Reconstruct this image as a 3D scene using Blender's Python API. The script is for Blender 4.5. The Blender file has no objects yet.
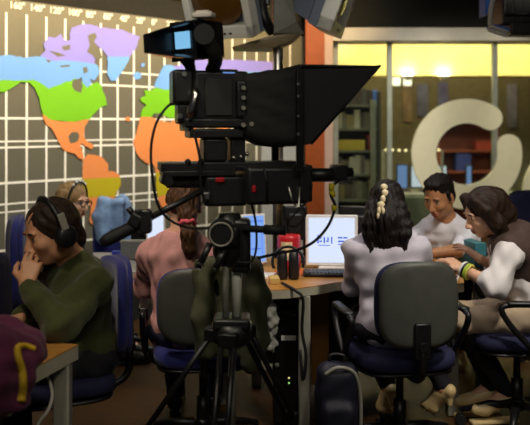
import bpy, bmesh, math, random
import numpy as np
from mathutils import Vector, Matrix, Euler
random.seed(7)
SC = bpy.context.scene
COL = SC.collection
PI = math.pi
F = 800.0; HX, HY, EYE = 265.0, 125.0, 1.55      # focal length in pixels, principal column, horizon row, eye height

def W(px, py, Y):
    """point of the room seen at pixel (px,py) standing Y metres away"""
    return Vector(((px-HX)/F*Y, Y, EYE-(py-HY)/F*Y))

# ---------------------------------------------------------------- materials
def lin(c):
    return tuple((v/255/12.92 if v/255 <= .04045 else ((v/255+.055)/1.055)**2.4) for v in c)
MATS = {}
def M(name, rgb, rough=.6, metal=0., var=.12, scale=12., bump=0., bscale=120., emit=None, estr=1., stretch=None, sheen=0., spec=None):
    if name in MATS: return MATS[name]
    m = bpy.data.materials.new(name); m.use_nodes = True
    nt = m.node_tree; b = nt.nodes['Principled BSDF']
    c = lin(rgb)
    tc = nt.nodes.new('ShaderNodeTexCoord')
    src = tc.outputs['Object']
    if stretch:
        mp = nt.nodes.new('ShaderNodeMapping'); mp.inputs['Scale'].default_value = stretch
        nt.links.new(src, mp.inputs['Vector']); src = mp.outputs['Vector']
    n = nt.nodes.new('ShaderNodeTexNoise'); n.inputs['Scale'].default_value = scale; n.inputs['Detail'].default_value = 4
    nt.links.new(src, n.inputs['Vector'])
    r = nt.nodes.new('ShaderNodeValToRGB')
    r.color_ramp.elements[0].position = .3; r.color_ramp.elements[1].position = .7
    r.color_ramp.elements[0].color = tuple(max(0, v*(1-var)) for v in c)+(1,)
    r.color_ramp.elements[1].color = tuple(min(1, v*(1+var)) for v in c)+(1,)
    nt.links.new(n.outputs['Fac'], r.inputs['Fac']); nt.links.new(r.outputs['Color'], b.inputs['Base Color'])
    b.inputs['Roughness'].default_value = rough; b.inputs['Metallic'].default_value = metal
    if spec is not None: b.inputs['Specular IOR Level'].default_value = spec
    if sheen: b.inputs['Sheen Weight'].default_value = sheen
    if bump:
        n2 = nt.nodes.new('ShaderNodeTexNoise'); n2.inputs['Scale'].default_value = bscale
        nt.links.new(src, n2.inputs['Vector'])
        bp = nt.nodes.new('ShaderNodeBump'); bp.inputs['Strength'].default_value = bump; bp.inputs['Distance'].default_value = .004
        nt.links.new(n2.outputs['Fac'], bp.inputs['Height']); nt.links.new(bp.outputs['Normal'], b.inputs['Normal'])
    if emit:
        b.inputs['Emission Color'].default_value = lin(emit)+(1,); b.inputs['Emission Strength'].default_value = estr
    MATS[name] = m
    return m
def glass(name, rgb=(235, 240, 235), alpha=.12, rough=.05):
    m = bpy.data.materials.new(name); m.use_nodes = True
    nt = m.node_tree; nt.nodes.remove(nt.nodes['Principled BSDF'])
    t = nt.nodes.new('ShaderNodeBsdfTransparent'); t.inputs['Color'].default_value = lin(rgb)+(1,)
    g = nt.nodes.new('ShaderNodeBsdfGlossy'); g.inputs['Roughness'].default_value = rough
    mx = nt.nodes.new('ShaderNodeMixShader'); mx.inputs['Fac'].default_value = alpha
    nt.links.new(t.outputs[0], mx.inputs[1]); nt.links.new(g.outputs[0], mx.inputs[2])
    nt.links.new(mx.outputs[0], nt.nodes['Material Output'].inputs['Surface'])
    return m

# ---------------------------------------------------------------- objects
def basis(o):
    m = o.matrix_basis.copy()
    return basis(o.parent) @ m if o.parent else m
def tag(o, label=None, cat=None, group=None, kind=None):
    if label: o['label'] = label
    if cat: o['category'] = cat
    if group: o['group'] = group
    if kind: o['kind'] = kind
    return o
def thing(name, label, cat, loc=(0, 0, 0), rotz=0., group=None):
    o = bpy.data.objects.new(name, None); COL.objects.link(o)
    o.empty_display_size = .1
    o.location = loc; o.rotation_euler = (0, 0, rotz)
    return tag(o, label, cat, group)
def link(name, me, mats, parent=None, world=True, label=None):
    o = bpy.data.objects.new(name, me); COL.objects.link(o)
    for m in (mats if isinstance(mats, (list, tuple)) else [mats]): me.materials.append(m)
    if parent:
        o.parent = parent
        if world: me.transform(basis(parent).inverted())
    if label: o['label'] = label
    return o
def copy_tree(o, parent=None):
    c = o.copy(); COL.objects.link(c)
    if parent: c.parent = parent
    for ch in [x for x in COL.objects if x.parent == o]: copy_tree(ch, c)
    return c

def frame(d, up=Vector((0, 0, 1))):
    d = Vector(d).normalized()
    if abs(d.dot(up)) > .99: up = Vector((0, 1, 0))
    x = up.cross(d).normalized(); y = d.cross(x)
    return Matrix((x, y, d)).transposed()      # columns x,y,d

class MB:
    """collects shapes into one bmesh"""
    def __init__(s): s.bm = bmesh.new(); s.mi = 0
    def _faces(s, fs, smooth):
        for f in fs: f.material_index = s.mi; f.smooth = smooth
    def box(s, c, size, rot=None, bev=.004, seg=2):
        r = bmesh.ops.create_cube(s.bm, size=1.)
        vs = r['verts']
        mt = Matrix.Translation(Vector(c)) @ ((rot.to_4x4()) if rot is not None else Matrix()) @ Matrix.Diagonal((*size, 1))
        bmesh.ops.transform(s.bm, matrix=mt, verts=vs)
        fs = list({f for v in vs for f in v.link_faces}); es = list({e for v in vs for e in v.link_edges})
        s._faces(fs, False)
        if bev:
            bev = min(bev, min(size)*.45)
            rr = bmesh.ops.bevel(s.bm, geom=es, offset=bev, segments=seg, affect='EDGES', profile=.5)
            s._faces(rr['faces'], True)
        return s
    def cyl(s, a, b, r1, r2=None, n=16, smooth=True):
        a, b = Vector(a), Vector(b); r2 = r1 if r2 is None else r2
        m = frame(b-a)
        v1 = [s.bm.verts.new(a+m@Vector((r1*math.cos(2*PI*i/n), r1*math.sin(2*PI*i/n), 0))) for i in range(n)]
        v2 = [s.bm.verts.new(b+m@Vector((r2*math.cos(2*PI*i/n), r2*math.sin(2*PI*i/n), 0))) for i in range(n)]
        sd = [s.bm.faces.new((v1[i], v1[(i+1) % n], v2[(i+1) % n], v2[i])) for i in range(n)]
        cp = [s.bm.faces.new(v1[::-1]), s.bm.faces.new(v2)]
        s._faces(sd, smooth); s._faces(cp, False)
        return s
    def tube(s, pts, r, n=8, closed=False):
        pts = [Vector(p) for p in pts]; k = len(pts)
        rs = r if isinstance(r, (list, tuple)) else [r]*k
        rings = []; up = None
        for i, p in enumerate(pts):
            if closed: d = pts[(i+1) % k]-pts[i-1]
            else: d = pts[min(i+1, k-1)]-pts[max(i-1, 0)]
            d.normalize()
            if up is None: m = frame(d); up = m.col[0].copy()
            x = (up-d*up.dot(d)).normalized(); y = d.cross(x); up = x
            rings.append([s.bm.verts.new(p+x*rs[i]*math.cos(2*PI*j/n)+y*rs[i]*math.sin(2*PI*j/n)) for j in range(n)])
        fs = []
        for i in range(k if closed else k-1):
            a, b = rings[i], rings[(i+1) % k]
            fs += [s.bm.faces.new((a[j], a[(j+1) % n], b[(j+1) % n], b[j])) for j in range(n)]
        s._faces(fs, True)
        if not closed: s._faces([s.bm.faces.new(rings[0][::-1]), s.bm.faces.new(rings[-1])], False)
        return s
    def prism(s, poly, ext):
        """poly: world points in one plane, pushed along ext"""
        ext = Vector(ext)
        a = [s.bm.verts.new(Vector(p)) for p in poly]; b = [s.bm.verts.new(Vector(p)+ext) for p in poly]
        n = len(a); fs = [s.bm.faces.new(a[::-1]), s.bm.faces.new(b)]
        fs += [s.bm.faces.new((a[i], a[(i+1) % n], b[(i+1) % n], b[i])) for i in range(n)]
        s._faces(fs, False)
        return s
    def ell(s, c, rad, rot=None, u=16, v=10):
        r = bmesh.ops.create_uvsphere(s.bm, u_segments=u, v_segments=v, radius=1.)
        mt = Matrix.Translation(Vector(c)) @ (rot.to_4x4() if rot is not None else Matrix()) @ Matrix.Diagonal((*rad, 1))
        bmesh.ops.transform(s.bm, matrix=mt, verts=r['verts'])
        s._faces({f for q in r['verts'] for f in q.link_faces}, True)
        return s
    def lathe(s, c, prof, n=20, rot=None):
        """prof: (radius, height) pairs around the local z axis at c"""
        c = Vector(c); m = rot if rot is not None else Matrix.Identity(3)
        rings = [[s.bm.verts.new(c+m@Vector((r*math.cos(2*PI*j/n), r*math.sin(2*PI*j/n), h))) for j in range(n)] for r, h in prof]
        fs = []
        for a, b in zip(rings, rings[1:]):
            fs += [s.bm.faces.new((a[j], a[(j+1) % n], b[(j+1) % n], b[j])) for j in range(n)]
        fs += [s.bm.faces.new(rings[0][::-1]), s.bm.faces.new(rings[-1])]
        s._faces(fs, True)
        return s
    def panel(s, w, h, th, curve=0., n=5., mtx=None, nu=18, nv=18, vcurve=0., ridges=0.):
        """rounded, curved upright panel: width along x, height along z, thickness along y"""
        mtx = mtx or Matrix()
        def sq(u, v):
            a = max(abs(u), abs(v))
            if a == 0: return 0., 0.
            l = (abs(u)**n+abs(v)**n)**(1/n)
            return u*a/l, v*a/l
        fr, bk = [], []
        for j in range(nv+1):
            for i in range(nu+1):
                u, v = sq(2*i/nu-1, 2*j/nv-1)
                e = max(abs(2*i/nu-1), abs(2*j/nv-1))
                t = th/2*(1 if e < .99 else .55)
                y = curve*u*u+vcurve*v*v
                rd = ridges*(math.exp(-((abs(u)-.3)/.06)**2)) if e < .9 else 0
                fr.append(s.bm.verts.new(mtx@Vector((w/2*u, y+t, h/2*v)))); bk.append(s.bm.verts.new(mtx@Vector((w/2*u, y-t-rd, h/2*v))))
        fs = []; q = nu+1
        for j in range(nv):
            for i in range(nu):
                a = j*q+i
                fs.append(s.bm.faces.new((fr[a+1], fr[a], fr[a+q], fr[a+q+1]))); fs.append(s.bm.faces.new((bk[a], bk[a+1], bk[a+q+1], bk[a+q])))
        ring = [i for i in range(q)]+[j*q+nu for j in range(1, nv+1)]+[nv*q+i for i in range(nu-1, -1, -1)]+[j*q for j in range(nv-1, 0, -1)]
        for a, b in zip(ring, ring[1:]+ring[:1]): fs.append(s.bm.faces.new((fr[a], fr[b], bk[b], bk[a])))
        s._faces(fs, True)
        return s
    def build(s, name, mats, parent=None, world=True, label=None):
        me = bpy.data.meshes.new(name)
        bmesh.ops.recalc_face_normals(s.bm, faces=s.bm.faces)
        s.bm.to_mesh(me); s.bm.free()
        return link(name, me, mats, parent, world, label)

from mathutils.bvhtree import BVHTree
def snap(o, p, d):
    """first hit on object o's surface from world point p along d"""
    mw = basis(o); me = o.data
    t = BVHTree.FromPolygons([mw@v.co for v in me.vertices], [tuple(f.vertices) for f in me.polygons])
    h = t.ray_cast(Vector(p), Vector(d).normalized()); return h[0] if h[0] is not None else Vector(p)
def arc(pts, n=10):
    """smooth curve (Catmull-Rom) through points"""
    pts = [Vector(p) for p in pts]; out = []
    P = [pts[0]*2-pts[1]]+pts+[pts[-1]*2-pts[-2]]
    for i in range(1, len(P)-2):
        for k in range(n):
            t = k/n; a, b, c, d = P[i-1:i+3]
            out.append(.5*((2*b)+(c-a)*t+(2*a-5*b+4*c-d)*t*t+(3*b-a-3*c+d)*t**3))
    out.append(pts[-1]); return out

# ---------------------------------------------------------------- smooth blended surfaces (bodies, cloth, hair)
class Blend:
    def __init__(s, vox=.006): s.p = []; s.vox = vox; s.paints = []; s.wr = None; s.cuts = []
    def cone(s, a, b, r1, r2=None, k=.02, m=0, op=1):
        s.p.append(('c', np.array(a, float), np.array(b, float), r1, r1 if r2 is None else r2, k, m, op)); return s
    def ball(s, c, r, k=.02, m=0, op=1): return s.cone(c, Vector(c)+Vector((0, 0, 1e-4)), r, r, k, m, op)
    def ell(s, c, rad, rot=None, k=.02, m=0, op=1):
        s.p.append(('e', np.array(c, float), np.array(rad, float), np.array(rot if rot is not None else Matrix.Identity(3), float), None, k, m, op)); return s
    def box(s, c, half, rot=None, rr=.02, k=.02, m=0, op=1):
        s.p.append(('b', np.array(c, float), np.array(half, float), np.array(rot if rot is not None else Matrix.Identity(3), float), rr, k, m, op)); return s
    def chain(s, pts, rs, k=.02, m=0):
        for i in range(len(pts)-1): s.cone(pts[i], pts[i+1], rs[i], rs[i+1], k, m)
        return s
    def paint(s, c, rad, rot, m): s.paints.append((np.array(c, float), np.array(rad, float), np.array(rot, float), m)); return s
    def cut(s, c, n): s.cuts.append((np.array(c, float), np.array(n, float)/np.linalg.norm(n))); return s
    def wrinkle(s, amp, wl=.07, seed=0, dirs=None):
        rg = np.random.RandomState(seed)
        ks = []
        for i in range(7):
            d = rg.normal(size=3) if dirs is None else np.array(dirs, float)+rg.normal(size=3)*.35
            d /= np.linalg.norm(d); ks.append((d*2*PI/(wl*rg.uniform(.7, 1.6)), rg.uniform(0, 6.28)))
        s.wr = (amp, ks); return s
    @staticmethod
    def dist(q, P):
        if q[0] == 'c':
            _, a, b, r1, r2 = q[:5]; ba = b-a; h = np.clip(((P-a)@ba)/max(ba@ba, 1e-12), 0, 1)
            return np.linalg.norm(P-a-h[..., None]*ba, axis=-1)-(r1+(r2-r1)*h)
        if q[0] == 'e':
            _, c, rad, R = q[:4]; L = (P-c)@R
            k0 = np.linalg.norm(L/rad, axis=-1); k1 = np.linalg.norm(L/rad**2, axis=-1)
            return k0*(k0-1)/np.maximum(k1, 1e-9)
        _, c, hf, R, rr = q[:5]; L = np.abs((P-c)@R)-hf+rr
        return np.linalg.norm(np.maximum(L, 0), axis=-1)+np.minimum(L.max(-1), 0)-rr
    @staticmethod
    def bb(q):
        if q[0] == 'c':
            r = max(q[3], q[4]); return np.minimum(q[1], q[2])-r, np.maximum(q[1], q[2])+r
        ext = np.abs(q[3])@q[2]; return q[1]-ext, q[1]+ext
    def mesh(s, name):
        v = s.vox; B = [s.bb(q) for q in s.p if q[7] == 1]
        lo = np.min([b[0] for b in B], 0)-5*v-.01; hi = np.max([b[1] for b in B], 0)+5*v+.01
        n = np.ceil((hi-lo)/v).astype(int)+1
        g = np.full(n, .5, np.float32)
        ax = [lo[i]+v*np.arange(n[i]) for i in range(3)]
        for q in s.p:
            k = q[5]; b0, b1 = s.bb(q); mg = k+4*v
            i0 = np.maximum(((b0-mg-lo)/v).astype(int), 0); i1 = np.minimum(((b1+mg-lo)/v).astype(int)+2, n)
            if (i1 <= i0).any(): continue
            sl = tuple(slice(i0[i], i1[i]) for i in range(3))
            P = np.stack(np.meshgrid(*[ax[i][sl[i]] for i in range(3)], indexing='ij'), -1)
            d = s.dist(q, P); w = g[sl]
            if q[7] == 1:
                h = np.clip(.5+.5*(w-d)/k, 0, 1); g[sl] = w*(1-h)+d*h-k*h*(1-h)
            else:
                h = np.clip(.5-.5*(w+d)/k, 0, 1); g[sl] = w*(1-h)-d*h+k*h*(1-h)
        if s.wr or s.cuts:
            X, Y, Z = np.meshgrid(*ax, indexing='ij', sparse=True)
            if s.wr:
                t = 0
                for kv, ph in s.wr[1]: t = t+np.sin(kv[0]*X+kv[1]*Y+kv[2]*Z+ph)
                g = g+(s.wr[0]*t/2.2).astype(np.float32)
            for c, nn in s.cuts:
                g = np.maximum(g, ((X-c[0])*nn[0]+(Y-c[1])*nn[1]+(Z-c[2])*nn[2]).astype(np.float32))
        g[0] = g[-1] = .5; g[:, 0] = g[:, -1] = .5; g[:, :, 0] = g[:, :, -1] = .5
        ins = g < 0
        cs = np.zeros(n-1, int); cp = np.zeros(tuple(n-1)+(3,), np.float32); 
        c8 = sum(ins[a:n[0]-1+a, b:n[1]-1+b, c:n[2]-1+c].astype(np.int8) for a in (0, 1) for b in (0, 1) for c in (0, 1))
        act = (c8 > 0) & (c8 < 8); I = np.argwhere(act); idx = np.full(n-1, -1, int); idx[act] = np.arange(len(I))
        acc = np.zeros((len(I), 3)); cnt = np.zeros(len(I))
        for axn in range(3):
            o1, o2 = [x for x in range(3) if x != axn]
            for u in (0, 1):
                for w in (0, 1):
                    A = I.copy(); A[:, o1] += u; A[:, o2] += w; Bq = A.copy(); Bq[:, axn] += 1
                    ga = g[A[:, 0], A[:, 1], A[:, 2]]; gb = g[Bq[:, 0], Bq[:, 1], Bq[:, 2]]
                    x = (ga < 0) != (gb < 0); t = np.where(x, ga/np.where(x, ga-gb, 1), 0)
                    pt = A.astype(float); pt[:, axn] += t
                    acc += pt*x[:, None]; cnt += x
        V = lo+v*acc/cnt[:, None]
        quads = []
        for axn in range(3):
            o1, o2 = (axn+1) % 3, (axn+2) % 3
            a = [slice(None)]*3; b = [slice(None)]*3; a[axn] = slice(0, -1); b[axn] = slice(1, None)
            sa, sb = ins[tuple(a)], ins[tuple(b)]
            for flip, mk in ((0, sa & ~sb), (1, ~sa & sb)):
                E = np.argwhere(mk)
                cc = []
                for u, w in ((0, 0), (-1, 0), (-1, -1), (0, -1)):
                    C = E.copy(); C[:, o1] += u; C[:, o2] += w; cc.append(idx[C[:, 0], C[:, 1], C[:, 2]])
                Q = np.stack(cc, 1); quads.append(Q[:, ::-1] if flip else Q)
        Q = np.concatenate(quads); Q = Q[(Q >= 0).all(1)]
        me = bpy.data.meshes.new(name)
        me.vertices.add(len(V)); me.vertices.foreach_set('co', V.astype(np.float32).ravel())
        me.loops.add(Q.size); me.loops.foreach_set('vertex_index', Q.astype(np.int32).ravel())
        me.polygons.add(len(Q)); me.polygons.foreach_set('loop_start', np.arange(0, Q.size, 4, dtype=np.int32))
        me.update(calc_edges=True)
        me.polygons.foreach_set('use_smooth', np.ones(len(Q), bool))
        ids = sorted({q[6] for q in s.p})
        C = V[Q].mean(1)
        mi = np.zeros(len(Q), np.int32)
        if len(ids) > 1:
            best = np.full(len(C), 9.)
            for q in s.p:
                if q[7] != 1: continue
                d = s.dist(q, C); z = d < best; best[z] = d[z]; mi[z] = q[6]
        for c, rad, R, m in s.paints: mi[np.linalg.norm(((C-c)@R)/rad, axis=1) < 1] = m
        me.polygons.foreach_set('material_index', mi)
        return me
    def build(s, name, mats, parent=None, label=None): return link(name, s.mesh(name), mats, parent, True, label)
# ================================================================ materials
m_floor = M('floor_wood', (66, 42, 8), .55, var=.35, scale=4, stretch=(1, 9, 1), bump=.15, bscale=30)
m_dark = M('dark_paint', (24, 23, 16), .9, var=.2)
m_ceil = M('ceiling_black', (22, 21, 18), .95)
m_white = M('white_paint', (215, 208, 195), .6, var=.05)
m_grey = M('light_grey_laminate', (150, 150, 142), .5, var=.06)
m_orange = M('orange_paint', (164, 78, 22), .5, var=.1)
m_palepink = M('pale_pink_paint', (205, 175, 160), .6, var=.06)
m_black = M('black_plastic', (20, 20, 21), .42, var=.2, scale=40)
m_black2 = M('black_cloth', (17, 17, 16), .85, var=.3, scale=20, bump=.2)
m_rubber = M('black_rubber', (14, 14, 14), .7)
m_metal = M('brushed_steel', (190, 188, 180), .3, 1., var=.1)
m_gmetal = M('grey_painted_metal', (150, 148, 134), .45, .1, var=.1)
m_dmetal = M('dark_anodised_metal', (46, 46, 46), .35, .7, var=.2)
m_wood = M('honey_wood', (176, 124, 58), .4, var=.2, scale=6, stretch=(1, 12, 1))
m_olivewall = M('olive_paint', (106, 99, 74), .8, var=.15)
m_yellow = M('yellow_paint', (238, 220, 150), .7, var=.08)
m_paper = M('white_paper', (228, 226, 220), .7, var=.03)

# ================================================================ the room
D = Vector((.6766, .7364, 0)); N = Vector((.7364, -.6766, 0)); O = Vector((-265/F*5.5, 5.5, 0))
def tt(px):
    s = (px-HX)/F; return (5.5*s-O.x)/(.6766-.7364*s)
def wall_pt(px, py, off=0.):
    p = O+D*tt(px); p.z = EYE-(py-HY)/F*p.y
    return p+N*off
def tz(t, z, off=0.): p = O+D*t+N*off; p.z = z; return p
def struct(mb, name, mats, parent=None):
    o = mb.build(name, mats, parent)
    if not parent: o['kind'] = 'structure'
    return o

b = MB(); b.box((.5, 5.5, -.05), (10, 14, .1), bev=0); struct(b, 'floor', m_floor)
b = MB(); b.box((.5, 5.5, 3.45), (10, 14, .1), bev=0); struct(b, 'ceiling', m_ceil)
b = MB(); b.prism([tz(-3.5, 0), tz(3.3, 0), tz(3.3, 3.4), tz(-3.5, 3.4)], -N*.12); struct(b, 'wall_left', m_dark)
b = MB(); b.box((4.35, 5.6, 1.7), (.1, 12.2, 3.4), bev=0); struct(b, 'wall_right', m_dark)
b = MB(); b.box((2.3, 11.7, 1.7), (4.2, .1, 3.4), bev=0); struct(b, 'wall_back', m_olivewall)
b = MB(); b.box((.36, 9.8, 1.7), (.08, 3.6, 3.4), bev=0); struct(b, 'wall_office', m_yellow)
# pillar between the map wall and the glass
b = MB(); b.box((.485, 7.86, 1.7), (.186, .2, 3.4), bev=.004); b.mi = 1; b.box((.619, 7.86, 1.7), (.082, .18, 3.4), bev=.004)
struct(b, 'trim_1', [m_orange, m_palepink])
b = MB(); b.box((2.48, 7.98, 2.955), (3.64, .3, .89), bev=0); struct(b, 'trim_2', m_dark)
b = MB(); b.box((2.48, 7.97, 2.435), (3.64, .36, .13), bev=.006); struct(b, 'trim_3', m_white)
b = MB(); b.box((2.5, 10.3, 2.62), (3.68, .5, .9), bev=0); struct(b, 'trim_4', m_yellow)         # yellow bulkhead in the office
m_redboard = M('red_board', (120, 24, 26), .6)
b = MB(); b.prism([tz(tt(158), 2.60, .01), tz(tt(226), 2.60, .01), tz(tt(226), 2.85, .01), tz(tt(158), 2.85, .01)], N*.03); struct(b, 'trim_5', m_redboard)
# glass wall
win = MB(); m_frame = M('pale_grey_frame', (150, 155, 145), .4, .3)
for x in (.70, 1.235, 2.28, 3.4): win.box((x, 7.95, 1.19), (.05, .06, 2.37), bev=.004)
win.box((2.45, 7.95, .03), (3.5, .06, .06), bev=.004)
wo = struct(win, 'window_1', m_frame)
b = MB(); b.box((2.45, 7.95, 1.2), (3.5, .012, 2.32), bev=0)
b.build('pane', glass('clear_glass', alpha=.07, rough=.12), wo)

# ================================================================ world map panel
mp = thing('world_map', 'large wall map of the world with colour bands and white grid lines', 'wall map', tz(0, .5, .02))
m_board = M('taupe_board', (112, 109, 93), .5, .25, var=.05, scale=3)
m_line = M('white_line', (245, 244, 232), .6, var=.02)
tR = tt(303)
b = MB(); b.prism([tz(-1.6, .5, .02), tz(tR, .5, .02), tz(tR, 2.416, .02), tz(-1.6, 2.416, .02)], N*.02); b.build('board', m_board, mp)
b = MB()
t0, dt = tt(3.0), (tt(146)-tt(3.0))/8
def vline(t, z0, z1, w=.017): b.prism([tz(t-w/2, z0, .041), tz(t+w/2, z0, .041), tz(t+w/2, z1, .041), tz(t-w/2, z1, .041)], N*.003)
def zrow(y0): return EYE-(y0-HY)/F*5.5
k = -6
while t0+k*dt < tt(289): vline(t0+k*dt, .5, zrow(12.5)); k += 1
tl, tr = -1.6, tt(289)
for y0, w in ((66, .012), (80.7, .014), (118.3, .017), (141.5, .012), (147.5, .014), (183, .017), (204, .013), (212, .010), (250, .016)):
    z = zrow(y0); b.prism([tz(tl, z-w/2, .0412), tz(tr, z-w/2, .0412), tz(tr, z+w/2, .0412), tz(tl, z+w/2, .0412)], N*.003)
b.build('grid_lines', m_line, mp)

LAND = dict(
 purple=[[(62,61),(52,62),(42,61),(37,56),(42,51),(40,44),(45,37),(52,38),(57,34),(60,40),(66,41),(66,35),(68,28),(78,25),(88,25),(97,28),(105,29),(118,30),(128,34),(136,37),(134,43),(131,50),(126,57),(104,57),(100,52),(92,44),(88,50),(92,58),(91,64),(76,62)],
         [(160,66),(175,66),(190,58),(206,60),(232,60),(268,62),(275,66),(275,72),(176,75),(169,68)]],
 blue=[[(-30,60),(-10,58),(0,55.5),(5,55),(12,57),(22,58),(30,57),(38,56.5),(44,60),(52,61.5),(62,61),(76,62),(91,64),(94,66),(96,72),(93,77),(90,81),(86,79),(88,84),(83,88),(79,83),(78,77),(74,80),(60,84),(45,89),(38,84),(30,81),(0,81),(-30,84)],
       [(104,57),(126,57),(123,64),(118,73),(112,81),(107,81),(103,73)],
       [(129,75),(133,72),(138,74),(136,79),(131,80)], [(138,63),(141,64),(140,67),(137,67)],
       [(150,87),(153,79),(157,71),(161,65),(167,65),(174,70),(206,72),(270,72),(268,90),(176,90),(160,91)]],
 green=[[(-30,84),(0,80),(10,81),(30,80),(38,84),(45,89),(60,83),(72,79),(79,83),(83,88),(93,82),(97,85),(99,92),(102,99),(103,105),(98,107),(92,112),(86,119),(70,122),(60,121),(48,120),(40,116),(38,110),(36,100),(32,90),(26,83),(18,82),(8,88),(2,92),(-30,96)],
        [(136,99),(142,96),(140,90),(146,91),(152,88),(160,90),(176,89),(268,89),(262,108),(235,112),(205,117),(165,118),(160,115),(150,113),(147,117),(137,117),(138,110),(143,105),(137,101)]],
 orange=[[(38,114),(48,120),(60,122),(70,122),(86,119),(81,126),(80,136),(84,142),(90,145),(88,149),(82,146),(78,143),(76,146),(79,153),(79.5,159.5),(75,158),(71,153),(64,152),(58,148),(54,140),(49,130),(42,124)],
         [(79,160),(84,154),(92,155),(98,157),(104,163),(104,171),(110,171),(115,174),(116,177),(79,178.5)],
         [(84,197),(111,196),(110,199),(108,205),(104,213),(98,221),(91,226),(86,222),(87,208)],
         [(137,117),(147,117),(155,121),(166,123),(174,118),(186,117),(196,135),(202,146),(207,150),(201,160),(190,164),(184,172),(152,172),(150,165),(143,163),(137,159),(132,152),(129.5,143),(133,131)],
         [(154,196),(170,193),(166,202),(160,208),(156,204)],
         [(208,117),(232,113),(226,126),(219,143),(213,130)],[(122,117),(126,117),(126,121),(122,121)]],
 olive=[[(78,178.5),(116,177),(117,181),(116,186),(113,191),(111,196),(84,197),(80,188)], [(152,172),(178,172),(174,184),(170,193),(154,196),(152,186)]])
def ragged(pl):
    rg = random.Random(len(pl)*31+int(pl[0][0])); out = []
    for (x0, y0), (x1, y1) in zip(pl, pl[1:]+pl[:1]):
        out.append((x0, y0)); L = math.hypot(x1-x0, y1-y0); n = int(L/2.2)
        flat_ = abs(y1-y0) < 2.6 and L > 12
        for k in range(1, n):
            f = k/n; j = 0 if flat_ else rg.uniform(-.55, .55); out.append((x0+(x1-x0)*f-(y1-y0)/L*j, y0+(y1-y0)*f+(x1-x0)/L*j))
    return out
LC = dict(purple=(140, 134, 222), blue=(112, 166, 236), green=(116, 190, 12), orange=(232, 142, 78), olive=(186, 172, 20))
b = MB(); mats = []
for i, (nm, polys) in enumerate(LAND.items()):
    mats.append(M('map_'+nm, LC[nm], .6, var=.04, scale=3)); b.mi = i
    for pl in polys: b.prism([wall_pt(x, y, .0465+i*.0004) for x, y in ragged(pl)], N*.003)
b.mi = 5; mats.append(m_board)
for pl in ([(84,36),(91,33),(93,37),(90,42),(96,50),(98,58),(93,62),(89,56),(83,52),(86,46)], [(69,80),(76,79),(79,86),(77,93),(71,91),(68,86)], [(79,68),(83,67),(84,72),(80,74)], [(58,47),(66,45),(66,50),(60,51)],
           [(45,51),(54,53),(62,56),(54,57)], [(64.5,136),(68,132),(74,132),(75.5,136),(74,141),(69,143),(66,143)], [(150,114),(156,113),(160,117),(152,118)], [(42,60),(47,61),(45,63)], [(56,66),(65,65),(66,67),(57,67.5)]):
    b.prism([wall_pt(x, y, .0495) for x, y in pl], N*.0015)
b.build('land', mats, mp)
# degree figures above the lines
R3 = Matrix((D, Vector((0, 0, 1)), N)).transposed()
for i, txt in enumerate(('160°', '140°', '120°', '100°', '80°', '60°', '40°', '20°', '0°', '20°', '40°', '60°')):
    cu = bpy.data.curves.new('t', 'FONT'); cu.body = txt; cu.size = .066; cu.extrude = .0015; cu.offset = .0014
    cu.align_x = 'LEFT'
    to = bpy.data.objects.new('t', cu); COL.objects.link(to); bpy.context.view_layer.update()
    me = bpy.data.meshes.new_from_object(to.evaluated_get(bpy.context.evaluated_depsgraph_get()))
    p = tz(t0+i*dt+.022, zrow(8.5)+.005, .043)
    me.transform(Matrix.Translation(p) @ R3.to_4x4())
    bpy.data.objects.remove(to); bpy.data.curves.remove(cu)
    me.name = 'degree_figure'; me.materials.clear(); link('degree_figure', me, m_line, mp)

# ================================================================ cream logo on the glass
m_cream = M('cream_acrylic', (232, 226, 196), .5, var=.03)
def ring(cx, cy, R, w, a0, a1, Y, name, label, sx=1.0):
    s = Y/F; c = W(cx, cy, Y); out = []; inn = []
    n = 48
    def pt(a, r): return c+Vector((math.cos(a)*r*s*sx, 0, math.sin(a)*r*s))
    poly = []
    A0, A1 = math.radians(a0), math.radians(a1)
    for i in range(n+1): a = A0+(A1-A0)*i/n; poly.append(pt(a, R+w/2))
    for i in range(1, 10):
        q = A1+math.pi*i/10; e = pt(A1, R); poly.append(e+Vector((math.cos(q), 0, math.sin(q)))*w/2*s)
    for i in range(n+1): a = A1-(A1-A0)*i/n; poly.append(pt(a, R-w/2))
    for i in range(1, 10):
        q = A0+math.pi+math.pi*i/10; e = pt(A0, R); poly.append(e+Vector((math.cos(q), 0, math.sin(q)))*w/2*s)
    b = MB(); b.prism(poly, (0, .03, 0)); o = b.build(name, m_cream)
    return tag(o, label, 'logo', None)
ring(467, 154, 43, 24.5, 57, 370, 7.90, 'ring_logo', 'large cream ring emblem with a gap on the glass wall')
ring(571, 192, 36, 24, 40, 350, 7.90, 'ring_logo', 'second cream emblem cut off by the right edge of the photo')

# ================================================================ office behind the glass
def solo(mb, name, mats, label, cat, group=None): return tag(mb.build(name, mats), label, cat, group)
Yb = 11.64
def flat(x0, y0, x1, y1, Y, th, name, m, label, cat, group=None):
    a, c = W(x0, y0, Y), W(x1, y1, Y); b = MB(); b.box(((a.x+c.x)/2, Y, (a.z+c.z)/2), (abs(c.x-a.x), th, abs(a.z-c.z)), bev=.004)
    return solo(b, name, m, label, cat, group)
blues = [(92, 96, 128), (120, 118, 140), (96, 98, 150), (130, 110, 90)]
for i, (x0, x1, y0, y1, c, lb) in enumerate(((403, 412, 82, 122, 3, 'tan poster on the office wall below the yellow bulkhead'), (417, 428, 84, 116, 0, 'slate blue poster on the office wall'),
                                        (438, 448, 82, 112, 2, 'violet blue poster on the office wall above the ring emblem'), (507, 517, 84, 128, 1, 'grey poster on the office wall near the right edge'))):
    flat(x0, y0, x1, y1, Yb, .02, 'poster', M('poster_%d' % i, blues[c], .7, scale=6, var=.4), lb, 'poster', 'posters on the office wall')
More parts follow.
